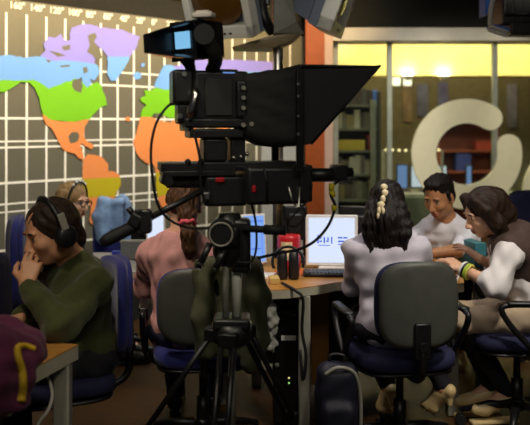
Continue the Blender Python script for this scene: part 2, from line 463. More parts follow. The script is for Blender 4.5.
# red brown cabinet with open shelves
m_red = M('red_brown_wood', (128, 62, 36), .5, var=.25, scale=5)
cab = thing('cabinet', 'red brown wooden cabinet seen through the ring emblem', 'cabinet', (W(467, 150, 11.2).x, 11.2, 0))
a, c = W(436, 121, 11.2), W(494, 172, 11.2); w_ = c.x-a.x
b = MB(); b.box(((a.x+c.x)/2, 11.38, a.z/2), (w_, .03, a.z), bev=0); b.box((a.x, 11.2, a.z/2), (.04, .38, a.z), bev=.004); b.box((c.x, 11.2, a.z/2), (.04, .38, a.z), bev=.004); b.box(((a.x+c.x)/2, 11.2, a.z), (w_+.04, .4, .04), bev=.004)
b.build('carcass', m_red, cab)
for z in (.1, .5, .9, 1.19):
    b = MB(); b.box(((a.x+c.x)/2, 11.2, z), (w_-.04, .36, .03), bev=.003); b.build('shelf', m_red, cab)
def books(x0, x1, Y, z, hmax, cols, group, lbs, depth=.22):
    x = x0; i = 0
    while x < x1-.02:
        w = random.uniform(.035, .09); h = hmax*random.uniform(.7, 1)
        if x+w > x1: break
        c = random.choice(cols); b = MB(); b.box((x+w/2, Y, z+h/2), (w-.004, depth, h), bev=.003)
        solo(b, 'binder', M('binder_%d_%d_%d' % c, c, .6), lbs, 'binder', group); x += w; i += 1
a2, c2 = W(455, 150, 11.12), W(470, 166, 11.12)
b = MB(); b.box(((a2.x+c2.x)/2, 11.15, .915+.125), (c2.x-a2.x, .2, .25), bev=.004); solo(b, 'storage_box', M('box_blue', (44, 56, 130), .6), 'dark blue box on the red brown cabinet shelf', 'box')
flat(474, 141, 490, 149.5, 11.15, .2, 'storage_box', M('box_red', (150, 50, 32), .6), 'rust red box beside the dark blue box in the cabinet', 'box')
# bookcase near the pillar
bc = thing('bookcase', 'dark bookcase full of binders right of the orange pillar', 'bookcase', (W(352, 150, 8.9).x, 8.9, 0))
a, c = W(328, 92, 8.9), W(377, 200, 8.9); w_ = c.x-a.x; xm = (a.x+c.x)/2; m_bc = M('grey_green_shelf', (88, 90, 76), .6)
b = MB(); b.box((xm, 9.06, a.z/2), (w_, .02, a.z), bev=0); b.box((a.x, 8.9, a.z/2), (.03, .32, a.z), bev=.003); b.box((c.x, 8.9, a.z/2), (.04, .32, a.z), bev=.003); b.build('carcass', M('dark_shelf_back', (42, 42, 34), .8), bc)
zs = [.05, .4, .72, 1.0, 1.26, 1.5, 1.76]
for z in zs:
    b = MB(); b.box((xm, 8.9, z), (w_-.03, .3, .025), bev=.003); b.build('shelf', m_bc, bc)
pal = [(96, 92, 78), (70, 70, 60), (150, 145, 130), (58, 48, 38), (110, 100, 60), (84, 78, 70)]
LB = {2: 'binders on the low bookcase shelf', 3: 'binders on the bookcase shelf below the yellow box', 5: 'binders on the bookcase shelf above the yellow box', 6: 'binders on the bookcase top shelf'}
for i in (2, 3, 5, 6):
    hm = (zs[i+1]-zs[i]-.05) if i+1 < len(zs) else .2
    books(a.x+.03, c.x-.03, 8.9, zs[i]+.0135, hm, pal, LB[i], {2: 'binder standing on the low shelf of the dark bookcase', 3: 'binder on the bookcase shelf just below the yellow box', 5: 'binder on the bookcase shelf just above the yellow box', 6: 'binder on the top shelf of the dark bookcase'}[i])
b = MB(); b.box((xm-.05, 8.86, 1.2735+.055), (.34, .22, .11), bev=.005); solo(b, 'storage_box', M('box_yellow', (150, 132, 30), .6), 'flat mustard yellow box on a bookcase shelf', 'box')
b = MB(); b.box((xm+.19, 8.86, 1.2735+.08), (.08, .22, .16), bev=.005); solo(b, 'storage_box', M('box_maroon', (120, 34, 30), .6), 'dark red box beside the mustard yellow box', 'box')
# desk with monitors behind the glass
od = thing('office_desk', 'pale desk with monitors behind the glass wall', 'desk', (2.0, 9.6, 0))
b = MB(); b.box((2.05, 9.6, .73), (1.9, .7, .04), bev=.006); b.build('tabletop', m_grey, od)
for x in (1.15, 2.95):
    b = MB(); b.box((x, 9.6, .355), (.04, .6, .71), bev=.004); b.build('leg', m_gmetal, od)
m_scr = M('screen_white', (30, 30, 32), .2, emit=(226, 236, 250), estr=.95)
m_scrb = M('screen_blue', (20, 26, 40), .2, emit=(128, 160, 215), estr=.8)
def office_monitor(px0, px1, py0, py1, Y, m, label, ry=0):
    a, c = W(px0, py0, Y), W(px1, py1, Y); w = c.x-a.x; h = a.z-c.z; x = (a.x+c.x)/2
    t = thing('monitor', label, 'monitor', (x, Y, .752), ry)
    b = MB(); b.box((0, 0, c.z-.752+h/2), (w, .04, h), bev=.006); b.build('housing', m_black, t, world=False)
    b = MB(); b.box((0, -.0225, c.z-.752+h/2), (w-.03, .004, h-.03), bev=0); b.build('screen', m, t, world=False)
    b = MB(); b.box((0, .02, (c.z-.752)/2+.02), (.05, .03, c.z-.752), bev=.004); b.box((0, 0, .006), (.2, .16, .012), bev=.003); b.build('stand', m_black, t, world=False)
office_monitor(410, 447, 165, 188, 9.6, m_scr, 'white glowing monitor behind the glass at the ring emblem')
office_monitor(396, 408, 164, 189, 9.65, m_scrb, 'dim blue monitor left of the white glowing monitor')
office_monitor(465, 472, 165, 191, 9.6, m_scrb, 'narrow blue screen seen through the middle of the ring emblem')
# wall lamps on the yellow bulkhead
m_glow = M('lamp_glow', (255, 240, 200), .5, emit=(255, 238, 190), estr=45)
for px, lb in ((408, 'glowing wall lamp on yellow bulkhead near the bookcase'), (444, 'glowing wall lamp on yellow bulkhead above the ring emblem')):
    p = W(px, 73, 9.98); t = thing('wall_lamp', lb, 'wall lamp', p, 0, 'wall lamps on the yellow bulkhead')
    b = MB(); b.lathe(p+Vector((0, 0, -.09)), ((.03, 0), (.07, .05), (.075, .06))); b.build('lamp_holder', m_white, t)
    b = MB(); b.ell(p+Vector((0, 0, -.01)), (.066, .05, .05)); b.build('bulb', m_glow, t)
for px, lb in ((396.5, 'small square light panel left of its twin below the bulkhead'), (407.5, 'small square light panel right of its twin below the bulkhead')):
    p = W(px, 83, 10.4); p.z = 2.168-.0527
    b = MB(); b.box(p, (.10, .04, .105), bev=.01); o = solo(b, 'luminaire', M('panel_glow', (255, 250, 235), .5, emit=(255, 248, 225), estr=2.2), lb, 'luminaire', 'square light panels below the bulkhead')  # plain glowing light panels under the bulkhead
# blue carton and pale post by the bookcase
b = MB(); b.box((W(375, 90, 8.9).x-.03, 8.9, 1.7735+.08), (.1, .2, .16), bev=.005); solo(b, 'storage_box', M('box_azure', (70, 110, 190), .6), 'azure blue box at the end of the bookcase top shelf', 'box')

# string of small lamps, low partition and pale post in the office
st = thing('string_lights', 'string of tiny warm lamps hanging across the office behind the ring emblem', 'string lights', W(412, 150, 9.2))
b = MB(); b.tube([W(383, 149.5, 9.2), W(412, 151, 9.2), W(442, 149.5, 9.2)], .004, 6); b.build('wire', m_black, st)
for i in range(9):
    b = MB(); b.ell(W(386+6.6*i, 150.6-.5*abs(i-4)/4, 9.19), (.017, .014, .014), u=10, v=8); b.build('bulb', M('tiny_lamp', (255, 240, 210), .4, emit=(255, 226, 170), estr=1.6), st)
for x in (383, 442):
    b = MB(); q = W(x, 150, 9.2); b.box((q.x, 9.2, q.z/2), (.03, .03, q.z), bev=.003); b.box((q.x, 9.2, .01), (.3, .3, .02), bev=.003); b.build('stand', m_gmetal, st)
b = MB(); a, c = W(380, 197, 9.0), W(432, 197, 9.0); b.box(((a.x+c.x)/2, 9.0, a.z/2), (c.x-a.x, .05, a.z), bev=.006)
solo(b, 'partition', M('sage_fabric', (112, 116, 98), .9, var=.15), 'low sage grey partition behind the glass right of the bookcase', 'partition')
b = MB(); q = W(373, 100, 8.62); b.box((q.x, 8.62, q.z/2), (.055, .055, q.z), bev=.004); solo(b, 'post', m_frame, 'pale grey post in front of the bookcase end', 'post')
b = MB(); a, c = W(261, 108, 6.5), W(303, 108, 6.5); 
cabw = thing('cabinet', 'tall pale grey cabinet behind the studio camera at the end of the map', 'cabinet', ((a.x+c.x)/2, 6.7, 0))
m_pale = M('pale_grey_lacquer', (196, 194, 184), .5, var=.04)
b.box(((a.x+c.x)/2, 6.62, a.z/2), (c.x-a.x, .22, a.z), bev=.006); b.build('carcass', m_pale, cabw)
xm_ = (a.x+c.x)/2; w2 = (c.x-a.x)/2
for sx in (-1, 1):
    b = MB(); b.box((xm_+sx*w2/2, 6.503, a.z/2+.02), (w2-.012, .014, a.z-.1), bev=.003); dr = b.build('door', m_pale, cabw)
    b = MB(); b.cyl((xm_+sx*.02, 6.485, 1.0), (xm_+sx*.02, 6.485, 1.14), .006, n=10); b.build('handle', m_metal, dr)
# ================================================================ chairs
m_blue = M('blue_upholstery', (22, 29, 104), .85, var=.15, scale=30, bump=.3, sheen=.2)
m_navy = M('navy_upholstery', (28, 30, 66), .85, var=.15, scale=30, bump=.3)
m_shell = M('charcoal_shell', (74, 75, 68), .5, var=.08, scale=20, bump=.12, bscale=300)
def rotz(a): return Matrix.Rotation(a, 3, 'Z')
def make_chair(label, group, shell, fabric, arms=True, loc=(0, 0, 0), rz=0., shell_label=None, backh=.40, backw=.43, seatm=None):
    t = thing('office_chair', label, 'office chair', loc, rz, group)
    b = MB(); b.panel(.47, .45, .075, n=4, mtx=Matrix.Translation((0, .02, .465)) @ Matrix.Rotation(PI/2, 4, 'X'), curve=.008, vcurve=-.006); b.build('seat', seatm or fabric, t, world=False)
    b = MB(); b.panel(.44, .43, .02, n=4, mtx=Matrix.Translation((0, .02, .418)) @ Matrix.Rotation(PI/2, 4, 'X')); b.build('seat_pan', m_black, t, world=False)
    bz = .565+backh/2
    b = MB(); b.panel(backw, backh, .05, curve=.035, n=3.6, mtx=Matrix.Translation((0, -.245, bz)), vcurve=.008); b.build('backrest', fabric, t, world=False)
    b = MB(); b.panel(backw-.015, backh+.01, .022, curve=.035, n=3.6, mtx=Matrix.Translation((0, -.279, bz)), vcurve=.008, ridges=.004); b.build('back_shell', shell, t, world=False, label=shell_label)
    b = MB(); b.box((0, -.295, .60), (.075, .022, .16), bev=.008); b.tube(arc([(0, -.298, .56), (0, -.285, .45), (0, -.2, .405), (0, -.02, .40)], 5), .018, 8); b.cyl((0, -.305, .575), (0, -.318, .575), .022); b.build('back_bracket', m_black, t, world=False)
    b = MB(); b.cyl((0, 0, .09), (0, 0, .25), .03); b.cyl((0, 0, .25), (0, 0, .40), .018); b.build('gas_column', m_dmetal, t, world=False)
    b = MB()
    for i in range(5):
        a = 2*PI*i/5+.3; c, s = math.cos(a), math.sin(a)
        b.tube([(0, 0, .115), (.15*c, .15*s, .105), (.285*c, .285*s, .075)], [.026, .022, .014], 8)
    b.cyl((0, 0, .085), (0, 0, .14), .04); b.build('star_base', m_black, t, world=False)
    for i in range(5):
        a = 2*PI*i/5+.3; c, s = math.cos(a), math.sin(a)
        b = MB(); q = Vector((.285*c, .285*s, .026)); n = Vector((-s, c, 0))
        b.cyl(q-n*.025, q-n*.006, .026); b.cyl(q+n*.006, q+n*.025, .026); b.cyl(q, q+Vector((0, 0, .045)), .008); b.build('caster', m_rubber, t, world=False)
    if arms:
        for sx in (-1, 1):
            b = MB(); x = sx*.275
            loop = arc([(x, .0, .47), (x*1.02, .10, .58), (x*1.02, .145, .655), (x*1.02, .12, .68), (x*1.02, 0, .685), (x*1.02, -.12, .68), (x*1.02, -.145, .65), (x*1.02, -.09, .57), (x, -.01, .47)], 5)
            b.tube(loop, .015, 8)
            b.box((x*1.02, 0, .69), (.045, .24, .022), bev=.01); b.tube([(x, -.005, .48), (x*.95, 0, .435), (sx*.2, 0, .41), (sx*.12, 0, .41)], .018, 8)
            b.build('armrest', m_black, t, world=False)
    return t
def face(fx, fy): return math.atan2(fy, fx)-PI/2
G = None
make_chair('office chair with charcoal shell and navy seat under the woman in a pale grey shirt', 'charcoal shell office chairs', m_shell, m_navy, loc=(.64, 3.80, 0), rz=face(-.18, 1), shell_label='charcoal plastic back shell', backh=.375, backw=.385)
make_chair('office chair with loop armrest under the woman in a brown vest', 'charcoal shell office chairs', m_shell, m_navy, loc=(1.30, 4.13, 0), rz=face(-1, .05))
make_chair('office chair with dark back behind the tripod under the woman in a pink jacket', 'charcoal shell office chairs', m_shell, m_blue, loc=(-.30, 3.86, 0), rz=face(-.1, 1), backh=.335)
make_chair('blue backed chair under the woman in an olive sweater', 'blue backed chairs', m_blue, m_blue, arms=False, seatm=m_navy, loc=(-.87, 3.43, 0), rz=face(-.90, -.42))
make_chair('blue backed empty chair in front of the map at the left edge', 'blue backed chairs', m_blue, m_blue, arms=False, loc=(-1.57, 4.25, 0), rz=face(-.93, -.36), backh=.49)
make_chair('navy chair cut by the left edge beside the woman in an olive sweater', 'blue backed chairs', m_navy, m_navy, loc=(-1.48, 3.62, 0), rz=face(-1, .2), arms=False)
make_chair('dark navy chair behind the woman in a brown vest at the right edge', 'blue backed chairs', m_navy, m_navy, loc=(1.92, 5.4, 0), rz=face(.25, -1), backh=.52)
make_chair('blue chair with a light blue denim jacket over its back', 'blue backed chairs', m_blue, m_blue, arms=False, loc=(-1.1, 5.52, 0), rz=face(.1, -1), backh=.40, backw=.22)

# draped clothing
def drape(name, label, cat, c, rz, w, zt, zb, th, m, sleeves=(), seed=1, amp=.006, lean=.0, extra=None, wl=.09):
    """coat hung over a chair back: top bar, outer and inner fall, sleeves"""
    t = Blend(.007); R = Matrix.Rotation(rz, 3, 'Z'); c = Vector(c)
    def q(x, y, z): return c+R@Vector((x, y, 0))+Vector((0, 0, z-c.z))
    t.box(q(0, -th, (zt+zb)/2), (w/2, .014, (zt-zb)/2), R, .012, .03)
    t.box(q(0, th, zt-(zt-zb)*.3), (w/2*.95, .014, (zt-zb)*.3), R, .012, .03)
    t.box(q(0, 0, zt), (w/2*.92, th+.012, .016), R, .014, .03)
    for pts, rs in sleeves: t.chain([q(*p) for p in pts], rs, .03)
    t.wrinkle(amp, wl, seed, (1, .3, .25))
    o = t.build(name, m); return tag(o, label, cat)
m_denim = M('pale_denim', (120, 148, 185), .85, var=.25, scale=25, bump=.4)
drape('denim_jacket', 'light blue denim jacket draped over a chair back in front of the map', 'jacket', (-1.10, 5.78, 0), face(.1, -1), .17, 1.0, .66, .06, m_denim, [([(-.07, -.07, .99), (-.12, -.09, .85), (-.1, -.08, .7)], [.05, .05, .045]), ([(.05, .05, .99), (.08, .07, .9), (.07, .08, .75)], [.055, .055, .05])], 3, .004, wl=.13)
m_olivecloth = M('dark_olive_cloth', (74, 76, 52), .9, var=.2, scale=14, bump=.3)
drape('coat', 'dark olive coat draped over the chair back behind the tripod', 'coat', (-.165, 3.605, 0), face(-.1, 1), .30, .925, .53, .075, m_olivecloth, [([(.09, -.085, .92), (.125, -.09, .8), (.12, -.08, .6), (.09, -.075, .50)], [.05, .052, .05, .045]), ([(-.1, -.085, .9), (-.12, -.1, .72), (-.09, -.1, .56)], [.03, .04, .04])], 5, .007)

# ================================================================ desks
def slab(name, label, poly, z, th, top_m, edge_m, legs, legm=None, legr=.03):
    c = sum((Vector((x, y, 0)) for x, y in poly), Vector())/len(poly)
    t = thing(name, label, 'table', (c.x, c.y, 0))
    b = MB(); b.prism([(x, y, z-.004) for x, y in poly], (0, 0, .004)); b.build('tabletop', top_m, t)
    b = MB(); b.prism([(x, y, z-th) for x, y in poly], (0, 0, th-.0045)); b.build('edge', edge_m, t)
    for x, y in legs:
        b = MB(); b.box((x, y, (z-th)/2), (legr*2, legr*2, z-th-.002), bev=.008); b.build('leg', legm or m_gmetal, t)
    return t
m_edge = M('grey_desk_edge', (172, 168, 146), .5, var=.05)
cen = [(-.13, 4.02), (-.10, 3.95), (.0, 3.92), (.12, 3.945), (.30, 4.06), (.36, 4.12), (.60, 4.22), (.80, 4.2), (.98, 4.08), (1.02, 4.10), (1.06, 4.28), (1.12, 4.48), (1.34, 4.56), (1.34, 4.84), (.2, 4.88), (-.08, 4.85), (-.13, 4.8)]
slab('desk', 'curved wooden desk with grey edge under the white framed monitor', cen, .74, .045, m_wood, m_edge, [(.198, 4.035), (1.0, 4.28), (1.27, 4.75), (-.05, 4.75)])
wing = [(-1.35, 4.45), (-.16, 4.36), (-.15, 5.02), (-1.28, 5.10)]
slab('desk', 'pale grey desk in front of the wall map behind the woman in pink', wing, .74, .035, m_grey, m_edge, [(-1.26, 4.53), (-.24, 4.45), (-.24, 4.93), (-1.2, 5.0)])
fu, fv = Vector((.28, .96)), Vector((-.96, .28))
cn = Vector((-.69, 2.955)); near = [cn, cn+fv*.85, cn+fv*.85-fu*1.1, cn-fu*1.1]
mo_ = MB(); mo_.box((.42, 4.80, .40), (.86, .02, .56), bev=.003); mo_.build('under_desk_shade', m_black, [o for o in COL.objects if o.name == 'desk'][0])  # dark sheet added for the darkness under the desk, hides the floor beyond
nt = slab('desk', 'wood topped desk with grey legs at the lower left corner', [tuple(p) for p in near], .74, .055, m_wood, m_edge, [tuple(cn+fv*.035-fu*.05), tuple(cn+fv*.035-fu*.56), tuple(cn+fv*.80-fu*.05), tuple(cn+fv*.80-fu*1.05)])
# cable tray under the front desk
a_ = cn-fu*.28+fv*.10
b = MB(); b.tube([Vector((a_.x, a_.y, .60)), Vector((a_.x-.16, a_.y+.03, .575))], [.035, .045], 14); b.box((a_.x-.06, a_.y-.02, .655), (.2, .05, .02), bev=.006); b.box((a_.x-.03, a_.y, .665), (.03, .03, .075), bev=.003)
b.build('cable_tray', m_gmetal, nt)
b = MB(); q = W(43, 372, 2.85); b.tube(arc([q, W(49, 380, 2.85), W(52, 395, 2.85), W(48, 410, 2.84), W(38, 424, 2.84), W(36, 440, 2.84)], 6), .006); tag(b.build('cable', m_white), 'thin white cable looping down under the front desk', 'cable')

# maroon coat with yellow lining over the front desk
m_maroon = M('maroon_cloth', (86, 26, 58), .9, var=.25, scale=14, bump=.3, sheen=.1)
m_yel = M('yellow_trim', (205, 165, 30), .8, var=.1)
Yc = 2.52
t = Blend(.007)
t.chain([W(-24, 345, Yc+.05), W(6, 340, Yc+.02), W(30, 345, Yc), W(36, 352, Yc-.02)], [.07, .065, .05, .03], .03)
t.chain([W(-26, 360, Yc-.1), W(0, 352, Yc-.1), W(26, 352, Yc-.08)], [.09, .075, .05], .03)
t.chain([W(14, 350, Yc-.10), W(16, 375, Yc-.12), W(17, 400, Yc-.12)], [.05, .045, .035], .03)
t.chain([W(-10, 350, Yc-.12), W(-8, 380, Yc-.14), W(-6, 402, Yc-.14)], [.07, .07, .05], .03)
t.wrinkle(.006, .08, 9)
coat = tag(t.build('coat', m_maroon), 'maroon coat with yellow trim heaped on the front left desk', 'coat')
tp_ = []
for q in arc([(35, 349, 0), (26, 346, 0), (18, 347, 0), (18, 356, 0), (22, 370, 0), (23, 386, 0), (21, 402, 0)], 6):
    o_ = W(q.x, q.y, 1.6); h = snap(coat, o_, W(q.x, q.y, 4)-o_)
    if (h-o_).length > .01: tp_.append(h)
b = MB(); b.tube(tp_, [.008+.006*i/len(tp_) for i in range(len(tp_))], 8); b.build('trim', m_yel, coat, label='yellow trim')

b = MB(); b.box((W(2, 321, 2.86).x, 2.86, .7435), (.2, .16, .006), rotz(.25), bev=.001); solo(b, 'paper', m_paper, 'white paper on the front left desk behind the maroon coat', 'paper')
# ================================================================ things on the desks
def flat_screen(label, px0, px1, py0, py1, Y, m_bez, m_scr_, tilt=0., yaw=0., bez=.018, bottom=None, cat='monitor', name='monitor', marks=None):
    a, c = W(px0, py0, Y), W(px1, py1, Y); w, h = c.x-a.x, a.z-c.z
    t = thing(name, label, cat, ((a.x+c.x)/2, Y, .742), yaw)
    zb = c.z-.742; R = Matrix.Rotation(tilt, 3, 'X'); o = Vector((0, 0, zb))
    b = MB(); b.box(o+R@Vector((0, .015, h/2)), (w, .03, h), R, bev=.008); b.build('housing', m_bez, t, world=False)
    b = MB(); b.box(o+R@Vector((0, -.0015, h/2)), (w-2*bez, .003, h-2*bez), R, bev=0); s = b.build('screen', m_scr_, t, world=False)
    b = MB(); b.tube([(0, .035, zb+h*.35), (0, .07, zb+.0), (0, .07, .012)], .018, 10); b.box((0, .06, .006), (w*.5, .16, .012), bev=.004); b.build('stand', m_bez, t, world=False)
    if marks:
        mb = MB()
        for u, v, du, dv in marks: mb.box(o+R@Vector((-w/2+u*w, -.0035, v*h)), (du*w, .001, dv*h), R, bev=0)
        mb.build('screen_graphics', M('screen_ink', (60, 100, 200), .3, emit=(48, 92, 205), estr=.6), t, world=False)
    return t
m_wscreen = M('lit_white_screen', (30, 30, 34), .2, emit=(214, 226, 250), estr=1.05)
m_bscreen = M('lit_blue_screen', (24, 32, 60), .2, emit=(128, 172, 246), estr=.95)
flat_screen('white framed monitor with blue graphics on the curved desk', 305.5, 358, 215, 266, 4.5, m_paper, m_wscreen, -.12, -.06, marks=[(.24, .52, .03, .17), (.29, .48, .05, .03), (.29, .54, .04, .03), (.36, .50, .03, .12), (.42, .48, .05, .03), (.43, .53, .03, .06), (.50, .50, .025, .14), (.66, .55, .09, .03), (.76, .55, .08, .03), (.68, .48, .12, .03), (.80, .48, .07, .03), (.70, .42, .16, .02), (.36, .40, .22, .015)])
kb = Vector((.335, 4.31, .752)); b = MB(); b.box(kb, (.26, .13, .018), rotz(-.05), bev=.006); kbo = tag(b.build('keyboard', m_black), 'black keyboard on the curved desk below the white framed monitor', 'keyboard')
b = MB()
for r in range(4):
    for k in range(12): b.box(kb+rotz(-.05)@Vector((-.115+.0208*k, -.045+.03*r, .0115)), (.016, .022, .005), rotz(-.05), bev=.001, seg=1)
b.build('keys', M('key_grey', (44, 44, 46), .5), kbo)
b = MB(); b.box((.145, 4.38, .7425), (.17, .14, .004), rotz(.1), bev=.001); tag(b.build('mouse_pad', M('orange_pad', (196, 92, 40), .7)), 'orange mouse pad on the curved desk beside the keyboard', 'mouse pad')
flat_screen('tilted monitor with bright blue screen behind the tripod head', 243, 268.5, 214, 264, 4.55, m_paper, m_bscreen, -.15, .35, bez=.012, marks=[(.5, .85, .8, .02), (.25, .5, .02, .6), (.8, .4, .02, .5), (.55, .3, .4, .02)])
def backmon(label, px0, px1, py0, py1, Y, yaw=0.):
    a, c = W(px0, py0, Y), W(px1, py1, Y); w, h = c.x-a.x, a.z-c.z; z = c.z-.742
    t = thing('monitor', label, 'monitor', ((a.x+c.x)/2, Y, .742), yaw)
    b = MB(); b.box((0, 0, z+h/2), (w, .035, h), bev=.008); b.box((0, -.03, z+h/2), (w*.6, .03, h*.6), bev=.012); b.build('housing', m_black, t, world=False)
    b = MB(); b.box((0, 0, z/2+.01), (.06, .03, z), bev=.004); b.box((0, 0, .006), (.2, .15, .012), bev=.004); b.build('stand', m_black, t, world=False)
backmon('black monitor seen from behind, right of the white framed monitor', 340, 372, 206, 248, 4.76, -.1)
backmon('black monitor seen from behind, left of the white framed monitor', 282, 307, 206, 240, 4.76, .1)
backmon('black monitor on the pale desk under the remote control of the pan bar', 131, 150, 212, 240, 4.93, .2)
a, c = W(121, 241, 4.8), W(146, 262, 4.8)
t = thing('desk_screen', 'low grey fabric partition standing on the pale desk', 'desk partition', ((a.x+c.x)/2, 4.8, .742))
b = MB(); b.box(((a.x+c.x)/2, 4.8, (a.z+.745)/2), (c.x-a.x, .03, a.z-.745), bev=.004); b.build('panel', M('grey_fabric', (112, 114, 116), .9, bump=.3), t)
b = MB(); b.box(((a.x+c.x)/2, 4.8, a.z), (c.x-a.x+.01, .036, .015), bev=.004); b.build('top_rail', m_grey, t)
flat_screen('white glowing monitor beside the woman in a pink jacket', 146, 165, 213, 250, 4.62, m_paper, m_wscreen, -.12, .1, bez=.010)
b = MB(); b.box((W(116, 250, 4.7).x, 4.7, .757), (.05, .035, .03), bev=.008); solo(b, 'highlighter_box', M('lime_plastic', (140, 205, 30), .4), 'lime green box on the pale desk', 'box')
b = MB(); b.box((W(117, 250, 4.85).x, 4.85, .765), (.06, .03, .046), bev=.005); solo(b, 'box', M('royal_blue_plastic', (40, 60, 170), .4), 'small royal blue box behind the lime green box', 'box')
b = MB()
for i in range(5): b.box((W(103, 256, 4.66).x+.004*i, 4.66+.003*i, .7435+.003*i), (.21, .2, .0025), rotz(.15+.05*i), bev=0)
solo(b, 'paper_stack', m_paper, 'white sheets of paper on the pale desk beside the lime green box', 'papers')
# red tin with headphones in front of it
tin = thing('tin', 'red tin with a cream picture label behind the headphones', 'tin', (.14, 4.5, .742))
p = W(289, 240, 4.5); b = MB(); b.lathe((p.x, 4.5, .742), ((.064, 0), (.066, .004), (.066, .17), (.064, .185), (.06, .19)), 24); b.build('can', M('red_tin', (185, 26, 36), .35, var=.08), tin)
b = MB(); R_ = .0668; q = 10
vs = [[b.bm.verts.new((p.x+R_*math.sin(-.75+1.0*i/q), 4.5-R_*math.cos(-.75+1.0*i/q), z)) for i in range(q+1)] for z in (.80, .90)]
for i in range(q): b.bm.faces.new((vs[0][i], vs[0][i+1], vs[1][i+1], vs[1][i]))
b.build('picture_label', M('cream_label', (226, 205, 160), .5, var=.35, scale=45), tin)
hp = thing('headphones', 'black headphones standing on the curved desk before the red tin', 'headphones', (W(287, 283, 4.2).x, 4.2, .742))
c0 = W(288, 262, 4.2); b = MB(); r = .082
b.tube([c0+Vector((r*math.cos(a), .02*math.sin(a), r*math.sin(a)*.95)) for a in [PI*i/14*1.25-.35 for i in range(15)]], .008, 8); b.build('headband', m_dmetal, hp)
for s in (-1, 1):
    q = Vector((c0.x+s*.03, 4.2, .742)); b = MB(); b.lathe(q, ((.026, .001), (.03, .02), (.027, .1), (.024, .14), (.012, .15)), 16); b.build('ear_cup', m_black, hp)
b = MB(); b.box((W(261, 274, 4.3).x, 4.26, .749), (.14, .12, .014), rotz(-.2), bev=.002); solo(b, 'notebook', m_paper, 'white notebook lying on the curved desk above the olive coat', 'notebook')
b = MB(); b.box((W(274, 281, 4.12).x, 4.11, .756), (.05, .09, .03), rotz(.1), bev=.003); solo(b, 'book', M('cream_book', (200, 170, 100), .6), 'small cream book at the left end of the curved desk', 'book')
# right side of the desk
b = MB(); b.box((.93, 4.21, .746), (.17, .15, .012), rotz(-.35), bev=.002); nb = solo(b, 'notebook', m_paper, 'white open notebook under the hand with bracelets', 'notebook')
b = MB(); b.cyl((.90, 4.12, .762), (1.0, 4.165, .762), .0055, n=10); b.cyl((.90, 4.12, .762), (.885, 4.113, .757), .0055, .001, 10); solo(b, 'pen', M('purple_pen', (96, 24, 96), .4), 'purple pen lying on the white open notebook', 'pen')
pad = MB(); pad.panel(.30, .17, .03, n=3, mtx=Matrix.Translation((.935, 4.49, .757)) @ Matrix.Rotation(-.3, 4, 'Z') @ Matrix.Rotation(PI/2, 4, 'X')); solo(pad, 'laptop_case', m_black, 'black rounded laptop case on the desk under the forearms', 'laptop case')
bt = thing('bottle', 'slim bottle with a blue cap between the seated man and the woman in grey', 'bottle', (W(418, 250, 4.55).x, 4.55, .742))
p = Vector((W(418, 250, 4.55).x, 4.55, .742)); b = MB(); b.lathe(p, ((.02, 0), (.022, .01), (.022, .11), (.010, .14)), 16); b.build('body', M('smoke_plastic', (70, 74, 86), .2), bt)
b = MB(); b.lathe(p+Vector((0, 0, .135)), ((.013, 0), (.013, .03), (.009, .034)), 14); b.build('cap', M('blue_cap', (30, 60, 190), .4), bt)
fo = thing('binder', 'teal binder standing on the desk between the man and the woman in brown', 'binder', (W(472, 260, 4.62).x, 4.62, .742), 0)
b = MB(); b.box((W(473, 260, 4.62).x, 4.62, .742+.07), (.07, .2, .14), rotz(.2), bev=.004); b.build('cover', M('teal_card', (52, 120, 130), .6), fo)

# ================================================================ under the desk
pc = thing('computer_tower', 'black computer tower with a silver badge under the curved desk', 'computer', (.125, 4.22, 0))
xa, xb = W(273, 0, 4.12).x, W(311, 0, 4.12).x; zt = W(0, 311, 4.12).z
b = MB(); b.box(((xa+xb)/2, 4.30, zt/2+.005), (xb-xa, .36, zt-.01), bev=.008); b.build('case', m_black, pc)
b = MB(); b.box(((xa+xb)/2, 4.116, zt*.5), (xb-xa-.012, .012, zt-.03), bev=.006); b.build('front_panel', M('gloss_black', (14, 14, 15), .2), pc)
p = W(288.5, 338, 4.108); b = MB(); b.box(p, (.076, .004, .024), bev=.001); b.build('badge', M('silver_label', (206, 204, 196), .4), pc)
for px, py, c in ((289, 378, (230, 220, 140)), (289, 383, (150, 220, 120))):
    b = MB(); b.cyl(W(px, py, 4.111), W(px, py, 4.106), .005, n=10); b.build('indicator_light', M('led_%d' % py, c, .3, emit=c, estr=1.), pc)
b = MB(); b.lathe(W(277, 365, 4.11), ((.012, 0), (.012, .006)), 16, Matrix.Rotation(PI/2, 3, 'X')); b.build('power_button', m_gmetal, pc)
b = MB(); b.box((W(320, 0, 4.60).x, 4.60, .36), (.10, .03, .60), bev=.004); solo(b, 'wooden_board', m_wood, 'upright honey coloured board under the curved desk', 'board')
bp = thing('backpack', 'dark navy backpack with grey piping on the floor under the curved desk', 'backpack', (W(338, 400, 3.68).x, 3.68, 0))
Yb_ = 3.68; t = Blend(.007); q0 = W(337, 400, Yb_)
t.box((q0.x, Yb_, .235), (.10, .07, .225), None, .06, .03); t.box((q0.x, Yb_-.07, .16), (.075, .03, .13), None, .03, .03); t.wrinkle(.003, .1, 4)
t.build('bag', M('navy_nylon', (20, 21, 38), .6, bump=.2), bp)
b = MB(); b.tube(arc([(q0.x-.06, Yb_-.06, .42), (q0.x+.0, Yb_-.072, .455), (q0.x+.07, Yb_-.06, .43), (q0.x+.10, Yb_-.045, .34), (q0.x+.105, Yb_-.04, .2), (q0.x+.10, Yb_-.04, .03)], 6), .009, 8); b.build('piping', m_gmetal, bp)
b = MB(); b.tube(arc([(q0.x-.03, Yb_, .45), (q0.x-.03, Yb_, .49), (q0.x+.03, Yb_, .49), (q0.x+.03, Yb_, .45)], 5), .008); b.build('carry_loop', m_black, bp)
